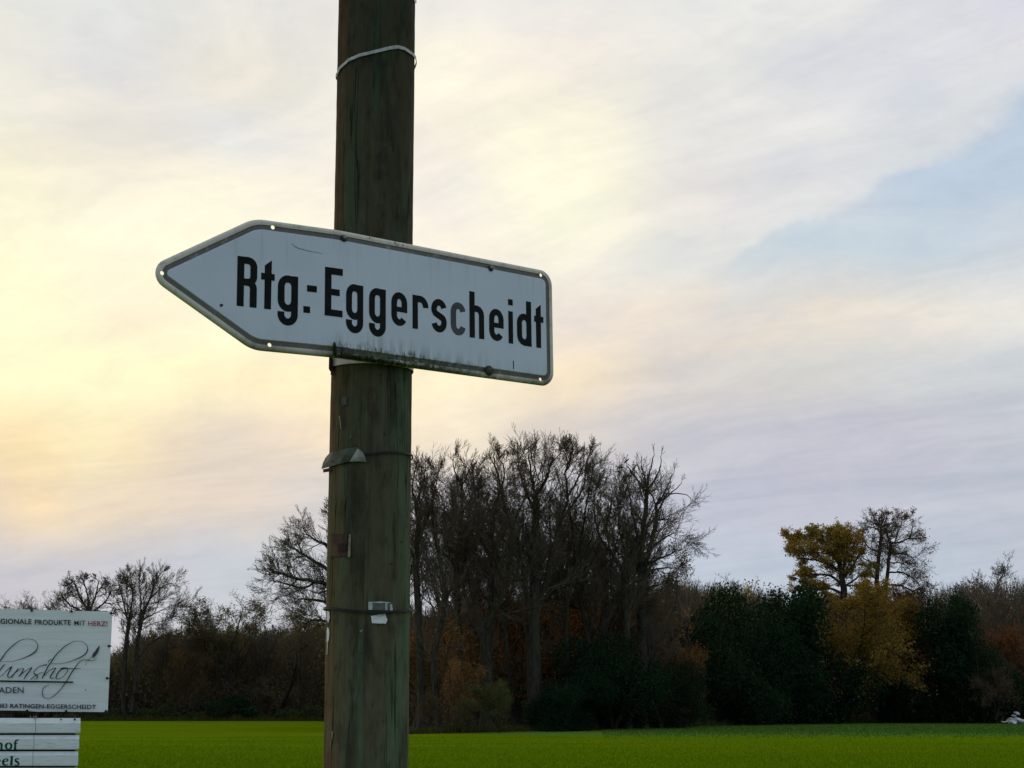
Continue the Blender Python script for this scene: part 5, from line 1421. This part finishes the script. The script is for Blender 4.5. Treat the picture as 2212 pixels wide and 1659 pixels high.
# script lettering
zA = lambda x, y: (.092592*x, 1371.5+.092592*y)
zB = lambda x, y: (82.3+.092592*x, 1371.5+.092592*y)
KOFF = [0]
def script(pts, conv, wmin, wmax, mat=None, name='script_stroke'):
    """smooth pen stroke through measured points; third value = thickness 0..1"""
    P = [Vector((p[0], p[1], p[2] if len(p) > 2 else .4)) for p in pts]; out = []
    n = len(P)
    for i in range(n-1):
        p0, p1, p2, p3 = P[max(i-1, 0)], P[i], P[i+1], P[min(i+2, n-1)]
        for k in range(6):
            t = k/6; out.append(.5*((2*p1)+(p2-p0)*t+(2*p0-5*p1+4*p2-p3)*t*t+(3*p1-p0-3*p2+p3)*t**3))
    out.append(P[-1]); KOFF[0] += 1; off = .0145+.0003*(KOFF[0] % 9)
    vs = []
    for i, p in enumerate(out):
        t = out[min(i+1, len(out)-1)]-out[max(i-1, 0)]; l = math.hypot(t.x, t.y) or 1; nx_, ny_ = -t.y/l, t.x/l
        w = (wmin+(wmax-wmin)*max(0, min(1, p.z)))/2
        for s_ in (1, -1): vs.append(on_banner(*conv(p.x+nx_*w*s_, p.y+ny_*w*s_), off)-ban.location)
    fs = [(2*i, 2*i+1, 2*i+3, 2*i+2) for i in range(len(out)-1)]
    me = bpy.data.meshes.new(name); me.from_pydata([tuple(v) for v in vs], [], fs); me.materials.append(mat or M['black'])
    return link(name, me, ban)
wn, wx_ = 6, 26
script([(-60, 720, .5), (0, 610, .8), (60, 520, .9), (150, 395, .7), (260, 285, .6), (380, 185, .5), (480, 125, .4), (570, 97, .2), (670, 92, .15), (770, 112, .2), (850, 175, .3), (880, 250, .5), (865, 330, .8), (800, 410, 1), (700, 475, .9), (600, 520, .6), (450, 575, .3), (280, 615, .15), (130, 625, .1), (20, 622, .1)], zA, wn, wx_)
script([(-30, 860, .8), (20, 790, .9), (80, 715, .8), (122, 684, .2)], zA, wn, wx_)
script([(-20, 985, .2), (60, 930, .3), (160, 830, .4), (240, 760, .8), (285, 735, .3)], zA, wn, wx_)
script([(272, 750, 1), (235, 820, 1), (195, 890, .9), (180, 960, .9), (210, 995, .5), (262, 970, .4), (340, 890, .6), (400, 815, .6), (440, 765, .3)], zA, wn, wx_)
script([(262, 995, .9), (330, 905, .8), (420, 830, .4), (500, 790, .4), (550, 790, .6), (520, 860, .9), (470, 940, 1), (435, 972, .9)], zA, wn, wx_)
script([(440, 970, .4), (540, 880, .4), (640, 810, .3), (742, 765, .7), (690, 840, 1), (620, 930, 1), (555, 1042, .5)], zA, wn, wx_)
script([(1100, 700, .9), (1020, 705, .6), (930, 735, .4), (850, 790, .5), (788, 868, .6), (815, 915, .9), (880, 970, .9), (850, 1015, .5), (790, 1038, .2)], zA, wn, wx_)
script([(715, 1040, .7), (780, 985, .5), (860, 930, .4), (940, 890, .25), (1015, 872, .1)], zA, wn, wx_)
# h with its tall loop
script([(90, 1018, .9), (150, 900, .9), (230, 740, .9), (320, 610, .9), (400, 490, .8), (520, 360, .7), (640, 255, .6), (760, 185, .4), (860, 150, .2), (960, 146, .15), (1060, 175, .2), (1130, 235, .3), (1157, 310, .6), (1135, 400, .9), (1070, 470, 1), (980, 525, .8), (860, 580, .5), (720, 630, .3), (560, 662, .15), (420, 675, .12), (310, 668, .1)], zB, wn, wx_)
script([(235, 640, .4), (250, 605, .4), (285, 580, .3), (330, 568, .15)], zB, wn, wx_)
script([(110, 970, .4), (180, 905, .4), (260, 830, .4), (340, 790, .5), (410, 772, .6), (370, 840, 1), (310, 930, 1), (285, 985, .9), (320, 1015, .5), (385, 998, .3)], zB, wn, wx_)
script([(520, 790, .8), (600, 770, .9), (680, 775, .7), (690, 830, .5), (640, 910, .4), (560, 990, .3), (480, 1025, .3), (420, 1015, .7), (430, 950, 1), (490, 850, 1), (580, 782, .6)], zB, wn, wx_)
script([(515, 788, .9), (700, 782, .5), (850, 785, .4), (990, 786, .15)], zB, wn, wx_)
script([(1180, 590, .3), (1080, 580, .3), (1000, 605, .4), (930, 670, .6), (860, 770, .8), (780, 880, .9), (700, 1020, .9), (630, 1130, .7), (530, 1260, .6), (420, 1380, .5), (310, 1460, .3), (210, 1482, .2), (130, 1450, .4), (98, 1370, .6), (105, 1290, .6), (150, 1215, .4), (250, 1165, .1)], zB, wn, wx_)
# lavender sprig
script([(1110, 585, .4), (1180, 580, .3), (1230, 525, .15), (1275, 460, .1), (1300, 390, .0)], zB, wn, wx_)
script([(1150, 590, .3), (1230, 600, .2), (1300, 588, .15), (1370, 550, .1)], zB, wn, wx_)
script([(1128, 610, .1), (1118, 660, .1), (1110, 712, .1)], zB, wn, wx_)
script([(1275, 535, .2), (1310, 470, .9), (1360, 400, 1), (1400, 320, .7), (1432, 250, .0)], zB, 8, 72, simple('lavender_print', (.055, .045, .075), .6, .3, 30), 'lavender_flower')
# bar under the script
b = MB(); a_ = [on_banner(*zA(-800, 1045), .0150), on_banner(*zB(820, 1086), .0150), on_banner(*zB(820, 1120), .0150), on_banner(*zA(-800, 1080), .0150)]
b.slab(a_, BN, .001); put(b.build('underline_bar', M['black'], None))
c = on_banner(*zB(1108, 1282), .0150); b = MB(); b.tube([c, c+BN*.001], [.006, .006], 8); put(b.build('stain', M['bantext'], None))

# plank board
zC = lambda x, y: (.084326*x, 1536.1+.084326*y)
KN = Vector((math.sin(math.radians(3)), -math.cos(math.radians(3)), 0)); KX = Vector((math.cos(math.radians(3)), math.sin(math.radians(3)), 0))
KP = at(175, 1600, 14.6)
def on_board(px, py, off=0.): return plane_hit(px, py, KP+KN*off, KN)
brd = empty('plank_board', (KP.x, KP.y, 0)); tag(brd, 'white painted plank board with green lettering below the banner at the left edge', 'board')
rows = [  # top of bevel, top of face, bottom of face, right end, seam x  (zoom C units)
    (178, 300, 565, 2062, 912), (612, 700, 985, 2030, 868), (1030, 1120, 1405, 2005, 845), (1450, 1545, 1830, 1990, 825), (1875, 1970, 2255, 1975, 805), (2300, 2395, 2680, 1960, 790)]
for (t0, t1, bt, xe, seam) in rows:
    for (xa, xb) in ((-4200, seam-5), (seam+5, xe)):
        def P_(x, y, o_): return on_board(*zC(x, y), o_)-brd.location
        dpt = .05
        def profile(x, xo):
            rr = 26 if xo else 0
            return [P_(x, t0, -.024), P_(x, t1-(0), .0), P_(x-(0 if not xo else 0), t1+10, .004), P_(x-rr*.1, bt-26, .004), P_(x-rr, bt-6, .001), P_(x-rr*1.6, bt, -.008), P_(x-rr*1.6, bt, -dpt), P_(x, t0, -dpt)]
        A = profile(xa, False); Bq = profile(xb, xb == xe); n = len(A)
        b = MB(); b.add(A+Bq, [tuple(range(n)), tuple(range(2*n-1, n-1, -1))]+[(i, i+n, (i+1) % n+n, (i+1) % n) for i in range(n)])
        b.build('plank', M['plank'], brd)
# dark backing and posts
b = MB(); c1 = on_board(*zC(1930, 200), -.056); c2 = on_board(*zC(1900, 2650), -.056); c3 = on_board(*zC(-4150, 2650), -.056); c4 = on_board(*zC(-4150, 200), -.056)
b.slab([c1, c2, c3, c4], KN, .02); o = b.build('backing', M['post'], None); put(o, brd)
for px in (150, -150):
    c = on_board(px, 1600, -.12); b = MB(); b.box((c.x, c.y, .75), KX*.04, KN*.035, Vector((0, 0, .75))); put(b.build('post', M['post'], None), brd)
# staples and frayed string at the top seam
for (x, y, x2, y2) in ((770, 120, 785, 170), (860, 115, 872, 200), (930, 118, 905, 220), (1905, 235, 1925, 195), (1560, 222, 1570, 205)):
    a_, c_ = on_board(*zC(x, y), .006), on_board(*zC(x2, y2), .008); b = MB(); b.tube([a_, c_], .005 if x < 1000 else .009, 5)
    put(b.build('wire_end', M['offwhite'] if x < 1000 else M['wire'], None), brd)
# green lettering, bold roman with swelling strokes
def gstroke(pts, smooth=True, name='letter', parts=None):
    vs_all = []; fs_all = []
    for k, pl in enumerate(pts):
        P = [Vector(p) for p in pl]; out = []
        n = len(P)
        for i in range(n-1):
            p0, p1, p2, p3 = P[max(i-1, 0)], P[i], P[i+1], P[min(i+2, n-1)]
            for q_ in range(5):
                t = q_/5; out.append(.5*((2*p1)+(p2-p0)*t+(2*p0-5*p1+4*p2-p3)*t*t+(3*p1-p0-3*p2+p3)*t**3))
        out.append(P[-1]); b0 = len(vs_all)
        for i, p in enumerate(out):
            t = out[min(i+1, len(out)-1)]-out[max(i-1, 0)]; l = math.hypot(t.x, t.y) or 1; nx_, ny_ = -t.y/l, t.x/l
            for s_ in (1, -1): vs_all.append(on_board(*zC(p.x+nx_*p.z/2*s_, p.y+ny_*p.z/2*s_), .0052+.0003*k)-brd.location)
        fs_all += [(b0+2*i, b0+2*i+1, b0+2*i+3, b0+2*i+2) for i in range(len(out)-1)]
    me = bpy.data.meshes.new(name); me.from_pydata([tuple(v) for v in vs_all], [], fs_all); me.materials.append(M['green'])
    return link(name, me, brd)
gstroke([[(-70, 740, 40), (-70, 860, 50), (-72, 985, 50)], [(-55, 860, 20), (-20, 825, 35), (25, 830, 50), (42, 870, 56), (38, 930, 54), (32, 980, 50)], [(5, 978, 14), (75, 978, 14)]])
gstroke([[(222, 812, 22), (165, 850, 52), (152, 900, 60), (168, 950, 52), (218, 976, 22), (270, 950, 50), (292, 895, 58), (275, 845, 50), (222, 812, 22)]])
gstroke([[(485, 745, 34), (445, 742, 30), (405, 765, 50), (392, 820, 56), (388, 900, 56), (384, 975, 60)], [(345, 826, 22), (455, 822, 20)], [(350, 978, 16), (425, 978, 16)]])
gstroke([[(-60, 1300, 20), (-10, 1290, 30), (-2, 1262, 40), (-30, 1230, 30)], ])
gstroke([[(75, 1308, 24), (150, 1290, 26), (200, 1262, 40), (185, 1232, 36), (140, 1225, 24), (90, 1262, 50), (75, 1315, 58), (95, 1362, 52), (140, 1382, 32), (205, 1358, 16)]])
gstroke([[(268, 1175, 30), (310, 1165, 40), (300, 1230, 60), (293, 1310, 62), (285, 1395, 64)], [(255, 1190, 16), (340, 1160, 16)]])
gstroke([[(488, 1232, 40), (445, 1218, 24), (400, 1240, 46), (412, 1285, 56), (465, 1320, 56), (470, 1362, 50), (425, 1392, 24), (375, 1375, 40)]])

for o in list(COL.objects):
    if o.type == 'MESH' and o.name.split('.')[0] in ('holes_tmp', 'sign_plate_tmp'): bpy.data.objects.remove(o)
sc.render.resolution_x = 1024; sc.render.resolution_y = 768
sc.cycles.max_bounces = 6
